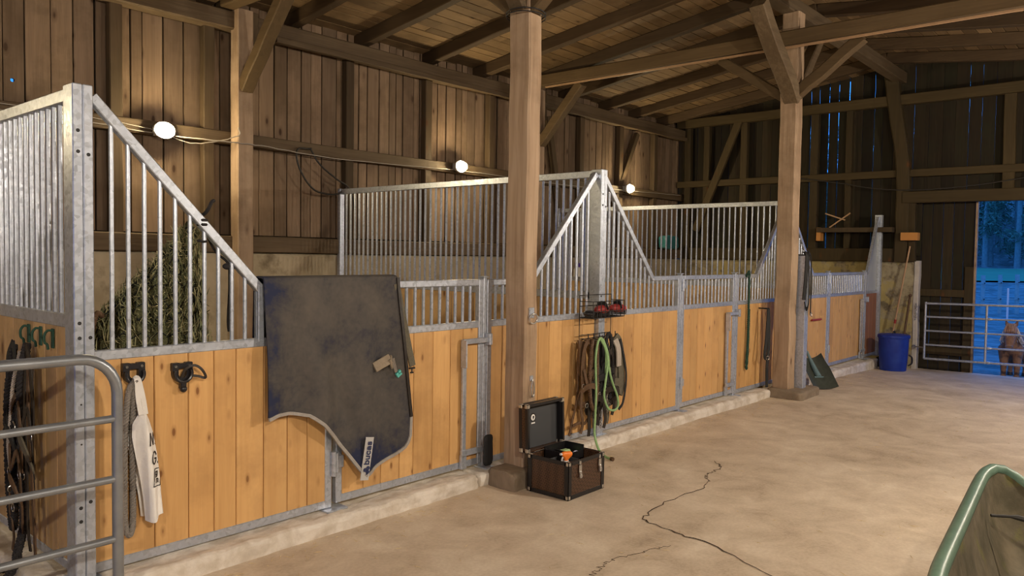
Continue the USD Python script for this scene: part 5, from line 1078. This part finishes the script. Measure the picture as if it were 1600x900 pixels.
p = stage.GetPrimAtPath(t.path); xf = UsdGeom.Xform(p); xf.ClearXformOpOrder(); p.RemoveProperty('xformOp:translate')
fpos = [(29.+.35*k, 2.2-.9*k) if False else (31.0, 8.19-.5*k) for k in range(21)]
xf.AddTranslateOp().Set(Gf.Vec3d(fpos[0][0], fpos[0][1], float(gz_(*fpos[0]))))
for q in fpos[1:]: copy_of(t, 'fence_post', (q[0], q[1], float(gz_(*q))), r.uniform(0, 60), group='posts of the wire fence outside')
t = Thing('fence_wire', 'thin wires of the fence outside the doorway', 'wire')
for z in (.5, 1.05): t.add('wire', tube([(q[0]-.08, q[1], float(gz_(*q))+z+(.0 if k % 2 == 0 else -.02)) for k, q in enumerate(fpos)], .010, 5), FENCE_W)
t.done()
t = Thing('white_stake', 'thin pale plastic stake standing near the pony', 'stake')
t.add('stake', bar((18.0, -.98, -.32), (18.0, -.98, 1.05), (0, 1, 0), .035, .02, .005), WHITE_PL); t.add('foot_tread', cbox(17.98, 18.02, -1.06, -.96, -.16, -.14, .004), WHITE_PL); t.done()

# ---- pony
gp_ = -.20
def body_mesh(bones, res=.018, it=12):
    man = manifold3d.Manifold()
    for (a, ra), (b, rb) in bones:
        sa_m = manifold3d.Manifold.sphere(ra, 20).translate(tuple(map(float, a))); sb_m = manifold3d.Manifold.sphere(rb, 20).translate(tuple(map(float, b)))
        man = man + manifold3d.Manifold.batch_hull([sa_m, sb_m])
    man = man.refine_to_length(res); mm = man.to_mesh(); m = trimesh.Trimesh(mm.vert_properties[:, :3], mm.tri_verts)
    trimesh.smoothing.filter_taubin(m, iterations=it); return m
px0, py0 = 13.62, -1.70                                   # between the fore hooves; the pony looks down the barn (-x)
W2 = lambda f, l, z: V(px0-f, py0-l*1.0, gp_+z)          # forward, to its left, up
HD = .02
bones = [((W2(-.10, 0, .50), .155), (W2(-.36, 0, .50), .185)), ((W2(-.36, 0, .50), .185), (W2(-.66, 0, .52), .17)), ((W2(-.03, 0, .50), .135), (W2(-.10, 0, .52), .155)),
         ((W2(-.02, 0, .56), .13), (W2(.12, HD, .74), .085)), ((W2(.12, HD, .74), .085), (W2(.17, HD, .79), .07)),
         ((W2(.17, HD, .78), .078), (W2(.24, HD, .64), .072)), ((W2(.24, HD, .64), .072), (W2(.285, HD, .535), .050)), ((W2(.285, HD, .535), .050), (W2(.29, HD, .505), .046)),
         ((W2(.13, HD, .72), .085), (W2(.21, HD, .66), .075))]
for s in (-1, 1):
    bones += [((W2(0, s*.085, .46), .085), (W2(.0, s*.085, .26), .052)), ((W2(.0, s*.085, .26), .052), (W2(.005, s*.085, .22), .044)), ((W2(.005, s*.085, .22), .044), (W2(.0, s*.085, .09), .034)), ((W2(.0, s*.085, .09), .036), (W2(.015, s*.085, .04), .042)),
              ((W2(-.64, s*.095, .47), .13), (W2(-.58, s*.10, .34), .075)), ((W2(-.58, s*.10, .34), .075), (W2(-.72, s*.10, .24), .045)), ((W2(-.72, s*.10, .24), .045), (W2(-.70, s*.10, .09), .034)), ((W2(-.70, s*.10, .09), .035), (W2(-.685, s*.10, .04), .042)),
              ((W2(.155, HD+s*.055, .84), .026), (W2(.15, HD+s*.075, .905), .008))]
t = Thing('pony', 'small chestnut pony with pale mane looking in over the gate', 'pony')
t.add('body', body_mesh(bones), COAT, smooth=True)
for s in (-1, 1):
    t.add('hoof', lathe([(0, 0), (.050, 0), (.042, .045), (0, .045)], W2(.018, s*.085, .004), 16), HOOF, smooth=40); t.add('hoof', lathe([(0, 0), (.050, 0), (.042, .045), (0, .045)], W2(-.68, s*.10, .004), 16), HOOF, smooth=40)
    t.add('eye', ball(W2(.235, HD+s*.068, .70), .017, sub=2), EYE, smooth=True); t.add('nostril', ball(W2(.325, HD+s*.022, .53), .010, (.7, 1, 1.2), 1), HOOF, smooth=True)
t.add('muzzle', ball(W2(.298, HD, .525), 1, (.046, .052, .050), 2), MUZZLE, smooth=True)
r = np.random.default_rng(90); hair = []
def locks(n, start, end, rad): 
    out = []
    for k in range(n):
        a = start(k/max(1, n-1)); b = end(k/max(1, n-1))+r.normal(0, .012, 3); mid = (a+b)/2+r.normal(0, .012, 3); out.append(tube(spline([a, mid, b], 8), np.linspace(rad, rad*.25, 8), 5))
    return cat(out)
t.add('forelock', locks(34, lambda q: W2(.19+.02*math.sin(q*30), HD-.05+.10*q, .855), lambda q: W2(.285, HD-.062+.124*q, .685+.03*math.sin(q*25)), .013), FORELOCK, smooth=60)
t.add('mane', cat([locks(46, lambda q, s=s: W2(.14-.26*q, HD+s*.02, .86-.20*q), lambda q, s=s: W2(.17-.28*q, HD+s*(.125+.02*math.sin(q*20)), .60-.10*q), .018) for s in (-1, 1)]), MANE, smooth=60)
t.add('tail', locks(26, lambda q: W2(-.82, -.03+.06*q, .60), lambda q: W2(-.88, -.06+.12*q, .12), .018), MANE, smooth=60); t.done()
